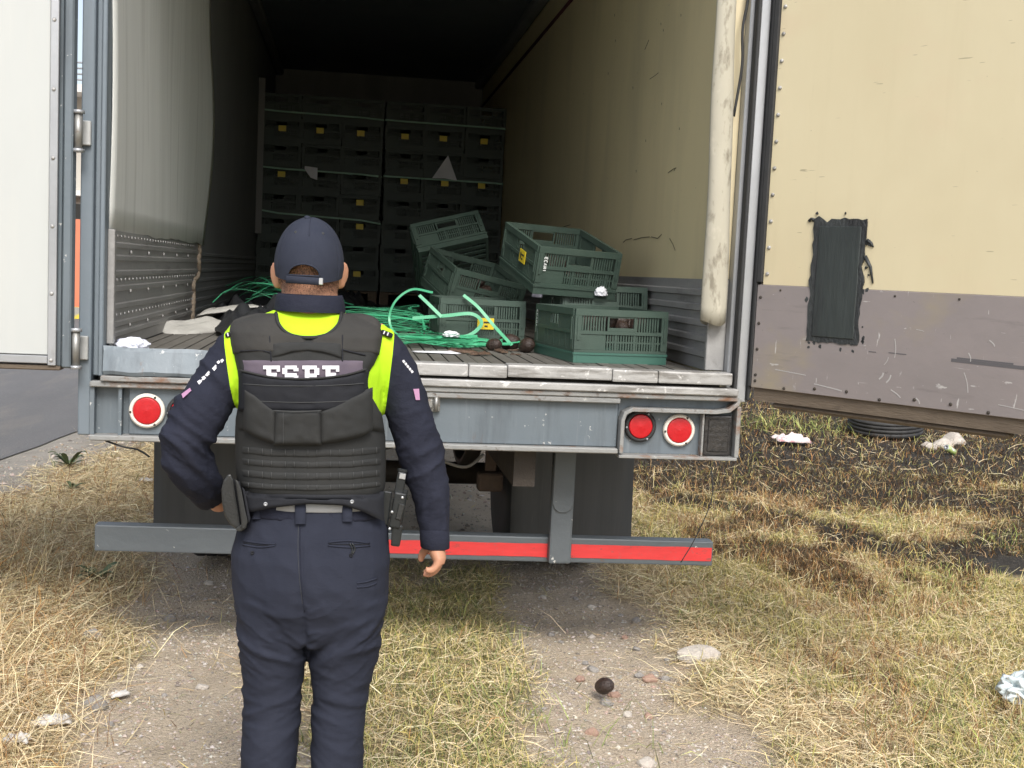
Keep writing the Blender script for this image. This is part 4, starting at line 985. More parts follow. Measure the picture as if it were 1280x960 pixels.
rs = random.Random(11)
for i in range(34):
    tr_ = rs.random() < .55; y = rs.uniform(-.85, 1.6)
    x = (.86 + rs.gauss(0, .22)) if tr_ else (-1.03 + .09 * max(0, 1.9 - y) + rs.gauss(0, .18)); s = rs.uniform(.009, .022)
    stone(x, y, s * rs.uniform(1, 1.5), s, s * .75, rs.choice((0, 0, 1, 1, 2)), 'small stone lying loose on the %s wheel track' % ('right' if tr_ else 'left'), 20 + i, 'small stones on the %s wheel track' % ('right' if tr_ else 'left'), rs.uniform(0, 3))
# little weeds
M_weed = mat('weed_leaf', (.075, .11, .05), .7, var=((.11, .14, .06), 20, .7))
def weed(x, y, s, n, label):
    z = float(ground_z(np.array(x), np.array(y))); r = tag(empty('weed', (x, y, z)), label, 'weed', 'small weeds in the dry grass')
    rw_ = random.Random(int(x * 100) + int(y * 37))
    for i in range(n):
        a = rw_.uniform(0, 6.28); l = s * rw_.uniform(.5, 1.1); h = l * rw_.uniform(.25, 1.0)
        def lf(u, v): return (math.cos(a) * l * u - math.sin(a) * (v - .5) * l * .34 * math.sin(.15 + 2.9 * u), math.sin(a) * l * u + math.cos(a) * (v - .5) * l * .34 * math.sin(.15 + 2.9 * u), h * math.sin(1.9 * u) * .9 + .01 * abs(v - .5))
        MB().sheet(lf, 6, 3).build('leaf', M_weed, r)
weed(-2.40, 4.72, .16, 16, 'dark green weed on the gravel shoulder beside the road')
weed(-1.50, 1.35, .13, 18, 'flat dark green weed in the straw on the left bank')
weed(-1.36, 3.15, .14, 14, 'upright green weed against the left mud flap, taller')
weed(-1.55, 4.05, .12, 12, 'grey-green weed in the dry grass behind the left end of the guard')
weed(-2.15, 3.7, .09, 10, 'tiny weed alone in the dry grass near the road shoulder')
# ------------------------------------------------------------------ litter, tyre, background
def gz1(x, y): return float(ground_z(np.array(float(x)), np.array(float(y))))
M_tyre = mat('worn_tyre', (.018, .018, .019), .7, var=((.06, .058, .055), 9, .7), bump=(.3, 40, .01))
prof = [(.30, .02), (.34, .0), (.46, .004), (.50, .03), (.505, .05), (.505, .075), (.492, .079), (.492, .088), (.505, .092), (.505, .128), (.492, .132), (.492, .141), (.505, .145), (.505, .178), (.492, .182), (.492, .190), (.505, .195), (.50, .22), (.46, .245), (.34, .25), (.30, .235), (.29, .13), (.30, .02)]
t_ = tag(MB().lathe(prof, Matrix.Identity(4), 48).build('old_tyre', M_tyre), 'old black tyre lying flat on the burnt ground under the right door', 'tyre')
t_.location = at(1106, 541, Z=.03); t_.scale = (.84, .84, .84); t_.rotation_euler = (R_(4), R_(-3), 0)
M_pinkp = mat('pink_printed_paper', (.70, .60, .60), .7, stains=[((.60, .22, .24), (9, 9, 9), .52, .60, 3, .7), ((.75, .72, .70), 20, .6, .68, 3)], bump=(.3, 20, .01))
rub('crumpled_packet', crumple(18, 14, .40, .20, .07, 71, 3, .2), M_pinkp, (4.42, 7.12, gz1(4.4, 7.1) + .045), (8, 3, 10), 'flattened pink and white printed packet on the scorched grass', 'packet', .004)
can = tag(empty('drink_can', (5.96, 6.62, gz1(5.96, 6.62) + .05), (R_(66), 0, R_(-62))), 'pale lime green drink can lying in the ash beyond the burnt stubble', 'can')
MB().lathe([(.027, -.082), (.034, -.072), (.034, .068), (.029, .082)], Matrix.Identity(4), 20).build('can_body', mat('lime_can_print', (.40, .50, .16), .35, stains=[((.72, .74, .70), (14, 14, 9), .5, .56, 3)]), can)
MB().lathe([(.0285, .0825), (.027, .084), (.001, .080)], Matrix.Identity(4), 20).build('can_lid', M_trim, can)
M_bag = mat('white_plastic_bag', (.70, .76, .76), .4, var=((.50, .60, .62), 7, .7), bump=(.3, 16, .01))
wad(.15, .12, .085, 83, 'plastic_bag', M_bag, (2.55, -.27, gz1(2.5, -.26) + .02), 'crumpled whitish plastic bag in the scorched grass at the right edge', 'bag', None, 5)
M_scrap = mat('white_scrap', (.62, .60, .56), .85, var=((.48, .45, .42), 25, .7))
rub('paper_scrap', crumple(12, 9, .09, .05, .03, 91, 4, .3), M_scrap, (-1.37, -.55, gz1(-1.37, -.55) + .012), (0, 0, -10), 'white paper scrap in the straw at the bottom left, lowest of the three', 'scrap', .003)
rub('paper_scrap', crumple(14, 9, .14, .06, .03, 95, 4, .3), M_scrap, (-1.30, -.38, gz1(-1.3, -.38) + .012), (0, 0, 12), 'torn white paper scrap in the straw, longest of the three at the lower left', 'scrap', .003)
rub('paper_scrap', crumple(12, 9, .07, .045, .02, 99, 4, .3), M_scrap, (-1.12, -.08, gz1(-1.12, -.08) + .015), (0, 0, 30), 'white scrap lying against the round grey stone at the lower left', 'scrap', .003)
rub('paper_scrap', crumple(10, 8, .10, .07, .03, 103, 4, .3), M_scrap, (-1.72, 4.15, gz1(-1.7, 4.15) + .02), (0, 0, 0), 'small whitish scrap in the dry grass left of the mud flap', 'scrap', .003)
rub('plastic_scrap', crumple(10, 8, .07, .05, .02, 107, 4, .3), mat('bright_green_plastic', (.03, .40, .10), .5), (-1.92, 1.02, gz1(-1.92, 1.02) + .10), (20, 0, 0), 'bright green bit of plastic in the dry grass at the left edge', 'scrap', .003)
for i, (x, y, s) in enumerate(((6.25, 7.30, .10), (6.55, 7.6, .13), (5.95, 7.05, .08))):
    stone(x, y, s * 1.3, s, s * .7, 1, ('lump of pale rubble just in front of the old tyre', 'largest lump of pale rubble in the ash right of the old tyre', 'smallest pale rubble lump near the drink can')[i], 60 + i, None, i)
# the street seen through the slit between left door and post
M_bwall = mat('beige_render', (.45, .42, .37), .9, var=((.36, .34, .30), 1.2, .6))
M_slab = mat('pale_concrete_slab', (.66, .64, .60), .85)
M_orange = mat('orange_painted_wall', (.62, .20, .11), .85, var=((.52, .17, .10), 2, .6))
M_win = mat('dark_window_glass', (.03, .035, .04), .12)
bd = tag(empty('building', (-9.5, 31, 0)), 'beige building with balcony slabs beyond the road, seen past the left post', 'building')
def bpx(a, b_): return MB().box(a, b_)
bpx((-4, 0, 0), (3.0, 8, 3.3)).build('wall', M_bwall, bd); bpx((-4, .3, 3.45), (3.0, 8, 6.2)).build('wall', M_bwall, bd)
bpx((-4, -.9, 3.301), (3.2, 8, 3.449)).build('balcony_slab', M_slab, bd); bpx((-4, -.8, 6.201), (3.2, 8.2, 6.42)).build('roof_slab', M_slab, bd)
for x in (-2.4, .2, 1.75):
    wf = bpx((x - .55, -.02, 1.9), (x + .55, -.003, 3.15)).build('window', M_slab, bd); bpx((x - .5, -.035, 1.95), (x + .5, -.0205, 3.1)).build('pane', M_win, wf)
for k in range(4): MB().tube([(-4, -.7, 6.55 + k * .16), (3.1, -.7, 6.55 + k * .16)], .03, 6).build('rail', M_trim, bd)
for x in np.arange(-3.8, 3.2, 1.15): MB().tube([(x, -.7, 6.42), (x, -.7, 7.1)], .03, 6).build('baluster', M_trim, bd)
ow = tag(bpx((-16, 27.0, 0), (-6.6, 27.3, 2.55)).build('boundary_wall', M_orange), 'orange painted boundary wall beyond the road', 'wall')
tag(bpx((-14, 26.2, .012), (-5.6, 26.6, .30)).build('kerb_block', mat('yellow_kerb_paint', (.62, .48, .05), .8, stains=[((.3, .28, .24), 3, .5, .6, 4)])), 'yellow painted kerb in front of the orange wall', 'kerb')
for i, (z, dx) in enumerate(((8.6, .25), (8.35, -.2))):
    tag(MB().tube([(-22, 28 + i * .4, z + .5), (-12, 28, z), (2, 28 - i * .3, z + .9 + dx)], .018, 5).build('power_line', M_rubber), ('upper', 'lower')[i] + ' thin black power line crossing the sky beside the left post', 'cable')
# ------------------------------------------------------------------ the policeman
from mathutils.bvhtree import BVHTree
PY = -1.55
def V(px, py, dy=0.0): return at(px, py, Y=PY + dy)
SC = (V(487, 500) - V(387, 500)).x / 100          # metres a pixel at his distance
def Zp(py): return V(387, py).z
M_skin = mat('skin', (.44, .215, .13), .55, var=((.50, .26, .165), 18, .6), stains=[((.40, .18, .12), 30, .60, .78, 4, .5)], bump=(.15, 160, .004), spec=.35)
M_navy = mat('navy_cloth', (.017, .019, .031), .85, var=((.024, .026, .040), (14, 14, 5), .7), bump=(.42, (34, 34, 52), .008), spec=.15)
M_trou = mat('navy_trouser_cloth', (.021, .024, .037), .85, var=((.028, .031, .046), (9, 9, 4), .7), stains=[((.05, .052, .07), 60, .68, .82, 4, .35)], bump=(.22, (30, 30, 46), .007), spec=.15)
M_hiv = mat('fluorescent_yellow_cloth', (.44, .72, .02), .75, var=((.38, .66, .02), (12, 12, 5), .6), bump=(.2, 350, .002), spec=.2)
M_vest = mat('black_vest_nylon', (.026, .027, .027), .8, var=((.036, .036, .035), (12, 12, 6), .7), bump=(.35, 380, .002), spec=.22)
M_vest2 = mat('faded_vest_yoke', (.037, .036, .034), .85, var=((.05, .047, .043), (12, 12, 7), .7), bump=(.35, 380, .002), spec=.2)
M_vestd = mat('dark_vest_pocket', (.013, .014, .018), .75, var=((.020, .021, .025), (12, 12, 6), .7), bump=(.3, 380, .002), spec=.22)
M_seam = mat('vest_stitching', (.048, .05, .05), .8)
M_patch = mat('faded_purple_patch', (.085, .068, .090), .85, var=((.12, .095, .12), (16, 16, 22), .8), bump=(.3, 300, .002))
M_lett = mat('white_lettering', (.74, .73, .75), .7, var=((.62, .60, .63), 40, .6))
M_cap = mat('navy_cap_cloth', (.024, .028, .043), .88, var=((.033, .037, .053), 22, .7), stains=[((.085, .09, .11), 70, .70, .80, 4, .5)], bump=(.35, 420, .002), spec=.2)
M_belt = mat('grey_belt_webbing', (.27, .275, .28), .75, bump=(.3, 300, .002))
M_leather = mat('black_leather', (.017, .018, .018), .42, var=((.028, .029, .028), 18, .7), bump=(.35, 140, .004))
M_gun = mat('black_polymer', (.014, .016, .017), .3, var=((.026, .030, .032), 26, .6), bump=(.2, 120, .003))
M_gmetal = mat('pale_gun_metal', (.50, .51, .52), .35, .6)
M_shoe = mat('black_boot_leather', (.018, .018, .018), .4)
M_hair = mat('short_dark_hair', (.050, .034, .026), .7)

# torso shape in pixels of the photograph: (row, left, right, half depth, depth of centre)
TOR = [(386, 352, 424, .062, .010), (394, 330, 442, .075, .006), (404, 304, 468, .098, .002), (416, 292, 480, .112, 0), (432, 289, 484, .120, 0), (460, 292, 482, .128, -.002), (500, 297, 478, .130, 0),
       (540, 300, 477, .127, .004), (580, 301, 477, .125, .006), (612, 303, 478, .126, .004), (640, 304, 481, .128, 0), (668, 296, 485, .135, -.006)]
def tor(z):
    rows = [(Zp(r[0]), (V(r[1], r[0]).x, V(r[2], r[0]).x), r[3], r[4]) for r in TOR]
    if z >= rows[0][0]: a = b = rows[0]; t = 0
    elif z <= rows[-1][0]: a = b = rows[-1]; t = 0
    else:
        for a, b in zip(rows, rows[1:]):
            if a[0] >= z >= b[0]: break
        t = (a[0] - z) / (a[0] - b[0]); t = t
    l = a[1][0] * (1 - t) + b[1][0] * t; r = a[1][1] * (1 - t) + b[1][1] * t
    return (l + r) / 2, (r - l) / 2, a[2] * (1 - t) + b[2] * t, a[3] * (1 - t) + b[3] * t
_TC = {}
def torc(z):
    k = round(z, 3)
    if k not in _TC: _TC[k] = tor(k)
    return _TC[k]
def vs_(px, py, off):
    """point on his back under pixel (px,py), raised by off"""
    dy = -.12
    for _ in range(4):
        p = V(px, py, dy); c, a, b, yc = torc(p.z)
        q = min(.985, abs(p.x - c) / (a + .012))
        dy = yc - b * (1 - q ** 2.5) ** (1 / 2.5) - off
    return V(px, py, dy)
def ell(c, rx, ry, n=28, e=2.3):
    out = []
    for k in range(n):
        a = 2 * math.pi * k / n; ca, sa = math.cos(a), math.sin(a)
        out.append(Vector((c[0] + rx * math.copysign(abs(ca) ** (2 / e), ca), c[1] + ry * math.copysign(abs(sa) ** (2 / e), sa), c[2])))
    return out
def limb(b, pts, n=18, flat=1.0):
    """pts: (px, py, dy, radius)"""
    path = bez([V(*p[:3]) for p in pts], len(pts) * 4)
    rr = np.interp(np.linspace(0, len(pts) - 1, len(path)), range(len(pts)), [p[3] for p in pts])
    b.tube(path, list(rr), n, True, flat)
def remeshed(b, name, voxel, smooth=4, disp=None):
    me = b.mesh(name)
    o = bpy.data.objects.new(name, me); COL.objects.link(o)
    m_ = o.modifiers.new('r', 'REMESH'); m_.mode = 'VOXEL'; m_.voxel_size = voxel; m_.use_smooth_shade = True
    s_ = o.modifiers.new('s', 'SMOOTH'); s_.factor = .5; s_.iterations = smooth
    dg = bpy.context.evaluated_depsgraph_get()
    out = bpy.data.meshes.new_from_object(o.evaluated_get(dg)); out.name = name
    bpy.data.objects.remove(o)
    if disp:
        n = len(out.vertices); co = np.empty(n * 3, np.float32); no = np.empty(n * 3, np.float32)
        out.vertices.foreach_get('co', co); out.vertices.foreach_get('normal', no)
        co = co.reshape(-1, 3); no = no.reshape(-1, 3)
        d = np.array([disp(Vector(c.tolist())) for c in co], np.float32)
        co += no * d[:, None]; out.vertices.foreach_set('co', co.ravel()); out.update()
    for p in out.polygons: p.use_smooth = True
    return out
def ridge(p, M, k=1.0):
    q = Vector((M[0].dot(p), M[1].dot(p), M[2].dot(p)))
    r = max(0, 1 - abs(noise.noise(q)) * 2.3) ** 1.8
    r2 = max(0, 1 - abs(noise.noise(q * 2.3 + Vector((7, 3, 1)))) * 2.6) ** 2
    return (r + .36 * r2) * k

PER = tag(empty('person', (V(387, 640).x, PY, 0)), 'man in navy uniform, black vest and cap standing with his back turned', 'person')
PER_off = PER.location.copy()
def pp(me, name, m, parent=None):
    """mesh in world coordinates -> part of the person"""
    par = parent or PER
    if par is PER: me.transform(Matrix.Translation(-PER_off))
    else: me.transform(Matrix.Translation(-PER_off))
    return link(me, name, m, par)
def bpart(b, name, m, parent=None, **k): return pp(b.mesh(name, **k), name, m, parent)

# ---- body: one continuous surface
LEGL = [(342, 700, .0, .070), (340, 770, -.005, .068), (341, 850, .005, .066), (338, 900, -.005, .060), (335, 960, -.012, .062), (333, 1040, .0, .050), (331, 1120, .015, .038), (331, 1150, .015, .040)]
LEGR = [(432, 700, .0, .070), (432, 770, -.005, .068), (424, 850, .005, .066), (422, 900, -.005, .060), (420, 960, -.012, .062), (419, 1040, .0, .050), (418, 1120, .015, .038), (418, 1150, .015, .040)]
ARML = [(318, 424, .0, .062), (284, 462, -.02, .054), (256, 505, -.045, .050), (233, 548, -.06, .045), (246, 586, -.02, .041), (266, 616, .06, .032), (276, 630, .10, .028)]
ARMR = [(456, 424, .0, .062), (492, 462, .0, .054), (509, 510, .005, .048), (522, 556, .01, .044), (533, 600, .015, .040), (541, 645, .02, .031), (544, 680, .02, .027)]
b = MB()
b.rings([ell((torc(Zp(r[0]))[0], PY + r[4], Zp(r[0])), torc(Zp(r[0]))[1] - .014, r[3] - .014) for r in TOR] + [ell((V(387, 720).x, PY, Zp(720)), .165, .105), ell((V(387, 755).x, PY, Zp(755)), .12, .07)])
for lst in (LEGL, LEGR, ARML, ARMR): limb(b, lst)
HC = V(387, 322, .02)
def ball(b, c, r, n=20, rot=None):
    M = Matrix.Translation(c) @ (rot or Matrix.Identity(4)) @ Matrix.Diagonal((*r, 1))
    b.lathe([(max(.002, math.sin(math.pi * k / 14)), -math.cos(math.pi * k / 14)) for k in range(15)], M, n)
ball(b, HC, (.0755, .096, .098)); ball(b, V(387, 350, .055), (.058, .064, .070)); ball(b, V(387, 343, .035), (.068, .072, .06))
ball(b, V(387, 347, .115), (.012, .022, .018)); ball(b, V(387, 340, .103), (.010, .018, .03)); ball(b, V(387, 363, .105), (.024, .012, .008))
limb(b, [(387, 340, .02, .066), (387, 360, .014, .0705), (387, 378, .014, .0735), (387, 405, .012, .076)], 24)
for px, sg in ((346, -1), (427, 1)):
    rt = Matrix.Rotation(sg * R_(-34), 4, 'Z') @ Matrix.Rotation(sg * R_(6), 4, 'Y')
    ball(b, V(px + sg * 1.5, 343, .022), (.0065, .025, .034), 16, rt); ball(b, V(px - sg * .5, 355, .027), (.009, .014, .013), 12, rt)
# right hand, hanging and half closed; palm turned to the thigh
MCP = [(549, 701, .046), (551, 703, .022), (551, 704, -.002), (550, 702, -.024)]
b.rings([ell(tuple(V(543.5, 674, .014)), .024, .027, 16), ell(tuple(V(545, 685, .012)), .024, .036, 16), ell(tuple(V(547.5, 695, .010)), .022, .041, 16), ell(tuple(V(549, 702, .010)), .016, .041, 16)])
for k, (a, c, dy) in enumerate(MCP):
    L_ = (1.0, 1.08, 1.02, .84)[k]
    limb(b, [(a - 1, c - 6, dy, .0105), (a - 3.5, c + 4 * L_, dy - .002, .0106), (a - 9 * L_, c + 10.5 * L_, dy - .003, .0100), (a - 15 * L_, c + 13.5 * L_, dy - .004, .0094), (a - 20 * L_ - k * .6, c + 14.5 * L_ - k, dy - .004, .0080)], 10)
limb(b, [(541, 681, .030, .014), (531, 688, .044, .0125), (527, 695, .050, .0105), (525.5, 702, .050, .0085)], 10)
# left hand, tucked to the front of the hip
b.rings([ell(tuple(V(272, 628, .085)), .024, .026, 16), ell(tuple(V(280, 635, .12)), .028, .018, 16), ell(tuple(V(297, 638, .15)), .032, .013, 16)])
for k in range(4): limb(b, [(292 + k * 5, 640 - k * 3, .145, .009), (304 + k * 5, 648 - k * 4, .175, .0095), (313 + k * 4, 650 - k * 5, .165, .008), (318 + k * 3, 648 - k * 5, .150, .007)], 10)
limb(b, [(278, 628, .10, .013), (288, 622, .13, .011), (296, 620, .15, .009)], 10)
body_me = remeshed(b, 'body', .0048, 3)
body = pp(body_me, 'body', M_skin)
for px in (372, 402): bpart(MB().lathe([(max(.0005, .0115 * math.sin(math.pi * k / 8)), -.0115 * math.cos(math.pi * k / 8)) for k in range(9)], Matrix.Translation(V(px, 334, .112)), 12), 'eye', M_lett, body)
# cropped hair on the nape and round the ears
def bvh_of(me, off=True):
    vv = [v.co + (PER_off if off else Vector()) for v in me.vertices]
    return BVHTree.FromPolygons(vv, [tuple(p.vertices) for p in me.polygons])
bt_body = bvh_of(body_me)
def cast(bt, px, py, off=0.0):
    d = (RGT * ((px - 640) / FPX) - UPV * ((py - 480) / FPX) + FWD).normalized()
    h, n, i, dist = bt.ray_cast(CAM, d)
    if h is None: return None, None
    return h + n * off, n
rh = random.Random(3); b = MB()
for i in range(13000):
    a = rh.uniform(-2.1, 2.1); zz_ = rh.uniform(Zp(374), Zp(326))
    o_ = Vector((HC.x + .2 * math.sin(a), HC.y - .2 * math.cos(a), zz_)); tgt = Vector((HC.x, HC.y + .01, zz_)); h, n, _, _ = bt_body.ray_cast(o_, (tgt - o_).normalized())
    if h is None or abs(h.x - HC.x) > .0765: continue
    f = (zz_ - Zp(373)) / (Zp(350) - Zp(373))
    if rh.random() > f * .95: continue
    t1 = Vector((rh.uniform(-.4, .4), 0, -1)); t1 = (t1 - n * t1.dot(n)).normalized(); w = n.cross(t1) * .00036; l = .0025 + .002 * min(1, f)
    tip = h + n * .0022 + t1 * l
    b.add([h - w, h + w, tip], [(0, 1, 2)])
bpart(b, 'hair', M_hair, body, normals=False)

# ---- trousers
b = MB()
TRO = [(621, 309, 479, .119, .004), (626, 307, 481, .126, .0), (640, 304, 482, .128, -.002), (660, 297, 485, .133, -.006), (690, 289, 487, .140, -.010), (720, 291, 486, .142, -.012), (750, 294, 483, .134, -.010), (780, 299, 477, .112, -.004), (796, 303, 472, .095, -.002)]
b.rings([ell(((V(r[1], r[0]).x + V(r[2], r[0]).x) / 2, PY + r[4], Zp(r[0])), (V(r[2], r[0]).x - V(r[1], r[0]).x) / 2, r[3], 36, 2.2) for r in TRO])
def leg(b, rows):
    b.rings([ell(((V(l, y).x + V(r, y).x) / 2, PY + dy, Zp(y)), (V(r, y).x - V(l, y).x) / 2, bb, 28, 2.2) for y, l, r, bb, dy in rows])
leg(b, [(740, 294, 386, .118, -.008), (775, 297, 386, .112, -.006), (805, 300, 385, .104, -.002), (840, 303, 380, .093, .004), (870, 304, 376, .086, .004), (900, 304, 374, .084, -.002), (960, 302, 370, .085, -.010), (1040, 300, 367, .080, .0), (1110, 300, 365, .076, .015), (1152, 301, 363, .078, .018)])
leg(b, [(740, 388, 484, .118, -.008), (775, 387, 480, .112, -.006), (805, 387, 474, .104, -.002), (840, 388, 465, .093, .004), (870, 391, 459, .086, .004), (900, 390, 456, .084, -.002), (960, 388, 453, .085, -.010), (1040, 388, 452, .080, .0), (1110, 387, 450, .076, .015), (1152, 388, 449, .078, .018)])
zc, zk, zs = Zp(800), Zp(875), Zp(650); xc0 = V(376, 700).x
def trou_disp(p):
    d = .0
    back = p.y < PY - .02
    s = 1 if p.x > V(386, 800).x else -1
    # folds: slanting across the thighs, bunching at the back of the knee
    th = math.exp(-((p.z - zc - .02) / .10) ** 2); kn = math.exp(-((p.z - zk) / .07) ** 2); lo = 1 if p.z < zk else 0
    d += .0105 * th * (ridge(p + Vector((s * 3, 0, 0)), (Vector((3.0, 1, s * 4.5)), Vector((0, 3, 0)), Vector((-s * 9, 0, 15)))) - .35)
    d += .0065 * kn * (ridge(p + Vector((s * 5, 0, 0)), (Vector((5, 1, s * 3)), Vector((0, 3, 0)), Vector((s * 6, 0, 20)))) - .35)
    d += .0026 * (ridge(p, (Vector((7, 2, 2)), Vector((0, 5, 0)), Vector((4, 0, 9)))) - .35)
    d += .0034 * (p.z < zk - .04) * (ridge(p + Vector((s, 0, 0)), (Vector((6, 1, s * 2)), Vector((0, 3, 0)), Vector((s * 4, 0, 12)))) - .35)
    if back and p.z > zc - .03:
        g = (p.x - xc0 - .02 * max(0, (zs - p.z)) / .3)
        up = min(1, max(0, (zs + .01 - p.z) / .05))
        d -= .0045 * math.exp(-(g / .0035) ** 2) * up
        d -= .007 * math.exp(-(g / .022) ** 2) * min(1, max(0, (Zp(690) - p.z) / .12))
    return d
trou_me = remeshed(b, 'trousers', .0056, 5, trou_disp)
trou = pp(trou_me, 'trousers', M_trou); bt_tr = bvh_of(trou_me)

# ---- shirt: torso and sleeves, then split into navy cloth and fluorescent yoke
b = MB()
b.rings([ell((torc(Zp(r[0]))[0], PY + r[4], Zp(r[0])), torc(Zp(r[0]))[1], r[3], 36, 2.5) for r in TOR[:-1]])
limb(b, [(316, 425, .0, .060), (294, 448, -.01, .066), (270, 484, -.03, .066), (251, 515, -.045, .064), (234, 546, -.055, .060), (234, 568, -.045, .056), (246, 592, -.015, .054), (258, 609, .03, .047), (265, 620, .060, .040), (267.5, 623.5, .068, .038)], 22)
limb(b, [(458, 425, .0, .060), (482, 448, .0, .065), (500, 484, .003, .060), (512, 520, .005, .058), (523, 556, .010, .058), (532, 590, .014, .057), (539, 620, .016, .050), (542, 650, .018, .040), (543, 668, .018, .036), (543.5, 682, .018, .0365)], 22)
ELB_L, ELB_R, CUF_R = V(234, 552, -.055), V(524, 566, .01), V(540, 640, .017)
def shirt_disp(p):
    d = .0035 * (ridge(p, (Vector((6, 2, 3)), Vector((0, 6, 0)), Vector((4, 0, 8)))) - .35)
    if p.x < V(292, 500).x:
        w = math.exp(-((p - ELB_L).length / .13) ** 2)
        d += .0125 * w * (ridge(p, (Vector((4, 3, 3)), Vector((2, 6, 2)), Vector((13, 4, 19)))) - .35)
        d += .006 * (ridge(p, (Vector((8, 3, 5)), Vector((0, 5, 0)), Vector((10, 2, 9)))) - .35)
    elif p.x > V(484, 500).x:
        w = math.exp(-((p - ELB_R).length / .13) ** 2)
        d += .007 * w * (ridge(p, (Vector((5, 3, 5)), Vector((2, 6, 2)), Vector((-11, 4, 15)))) - .35)
        w = math.exp(-((p - CUF_R).length / .06) ** 2)
        d += .007 * w * (ridge(p, (Vector((26, 9, 3)), Vector((5, 9, 2)), Vector((2, 2, 3)))) - .4)
        d += .0035 * (ridge(p, (Vector((9, 3, 4)), Vector((0, 5, 0)), Vector((-7, 2, 8)))) - .35)
    return d
shirt_me = remeshed(b, 'shirt', .0056, 4, shirt_disp)
bm = bmesh.new(); bm.from_mesh(shirt_me)
SEAM = []
for (ax, ay), (bx_, by) in (((283, 424), (297, 512)), ((492, 420), (479, 532)), ((200, 399), (600, 401)), ((200, 536), (600, 538))):
    A_, B_ = V(ax, ay), V(bx_, by); n = (B_ - A_).cross(Vector((0, 1, 0))).normalized()
    bmesh.ops.bisect_plane(bm, geom=bm.verts[:] + bm.edges[:] + bm.faces[:], plane_co=A_, plane_no=n); SEAM.append((A_, n))
ref = V(387, 460)
sg_ = [(ref - A_).dot(n) for A_, n in SEAM]
yel = []
for f in bm.faces:
    c = f.calc_center_median()
    q = [(c - A_).dot(n) * s_ > 0 for (A_, n), s_ in zip(SEAM, sg_)]
    if (q[0] and q[1] and q[3]): yel.append(f)
def split_mesh(bm, faces, name):
    keep = set(f.index for f in faces); b2 = bm.copy(); b2.faces.ensure_lookup_table()
    bmesh.ops.delete(b2, geom=[f for f in b2.faces if f.index not in keep], context='FACES')
    me = bpy.data.meshes.new(name); b2.to_mesh(me); b2.free()
    for p in me.polygons: p.use_smooth = True
    return me
bm.faces.index_update()
ys_ = set(f.index for f in yel)
me_y = split_mesh(bm, yel, 'hi_vis_yoke'); me_n = split_mesh(bm, [f for f in bm.faces if f.index not in ys_], 'shirt'); bm.free()
bt_sh = bvh_of(me_n, False)
shirt = pp(me_n, 'shirt', M_navy); pp(me_y, 'hi_vis_yoke', M_hiv, shirt)
# collar and cuff
b = MB()
b.rings([ell((V(387.5, y).x, PY + .008 + dy, Zp(y)), hw * SC, hw * SC * .97 + .004, 40, 2.1) for y, hw, dy in ((389, 44, -.004), (385, 44, -.004), (376, 42.5, -.004), (370, 41, -.004), (367.5, 39.5, -.004), (370, 38, -.004), (384, 38, -.004))], cap=False)
bpart(b, 'collar', M_navy, shirt)
b = MB(); b.rings([ell(tuple(V(542.6 + .4 * k, y, .018)), r, r * 1.08, 24, 2.1) for k, (y, r) in enumerate(((659, .0378), (661, .0400), (672, .0400), (683, .0392), (684, .0378), (683, .033)))], cap=False)
bpart(b, 'cuff', M_navy, shirt)

# ---- vest pieces, laid over the back
def grid_panel(P_, nu, nv, off, th, name, m, parent, edge=.12):
    """P_(u,v) -> pixel; pillow-edged panel over his back"""
    b = MB(); vv = []
    for j in range(nv):
        for i in range(nu):
            u, v = i / (nu - 1), j / (nv - 1)
            e = min(min(u, 1 - u) * (nu - 1), min(v, 1 - v) * (nv - 1))
            h = 0 if e < .5 else .72 if e < 1.5 else .93 if e < 2.5 else 1
            px, py = P_(u, v)
            q_ = vs_(px, py, 0); vv.append(vs_(px, py, off + th * h - (0 if e >= .5 else .004) + min(h, 1) * (.0030 * nz3(q_.x * 22, q_.z * 30, off * 90) + .0016 * nz3(q_.x * 60, q_.z * 60, 3))))
    fs = [(j * nu + i, j * nu + i + 1, (j + 1) * nu + i + 1, (j + 1) * nu + i) for j in range(nv - 1) for i in range(nu - 1)]
    b.add(vv, fs, True)
    return bpart(b, name, m, parent, normals=False)
def lerp_rows(rows):
    def f(u, v):
        y = rows[0][0] + (rows[-1][0] - rows[0][0]) * v
        l = np.interp(y, [r[0] for r in rows], [r[1] for r in rows]); r = np.interp(y, [r_[0] for r_ in rows], [r_[2] for r_ in rows])
        return l + (r - l) * u, y
    return f
def lerp_cols(cols):
    def f(u, v):
        x = cols[0][0] + (cols[-1][0] - cols[0][0]) * u
        t = np.interp(x, [c[0] for c in cols], [c[1] for c in cols]); b_ = np.interp(x, [c[0] for c in cols], [c[2] for c in cols])
        return x, t + (b_ - t) * v
    return f
vb = grid_panel(lerp_rows([(421, 289, 477), (440, 291, 475), (455, 295, 468), (464, 297, 462), (480, 299, 459), (495, 299, 464), (505, 298, 470), (520, 296, 478), (540, 296, 481)]), 44, 36, .004, .020, 'vest', M_vest, PER)
grid_panel(lerp_rows([(391.5, 322, 345), (395, 304, 346), (400, 292, 347), (405, 288.5, 349), (411, 287, 353), (416, 286.5, 360), (421, 287, 384), (428, 287.5, 386), (436, 289, 386), (444, 290, 386)]), 26, 24, .006, .021, 'vest_yoke', M_vest2, vb)
grid_panel(lerp_rows([(391.5, 428, 453), (395, 426, 466), (400, 424, 473), (405, 421, 476), (411, 417, 477.5), (416, 410, 478), (421, 388, 478), (428, 385, 477), (436, 385, 475.5), (444, 385, 474)]), 26, 24, .006, .021, 'vest_yoke', M_vest2, vb)
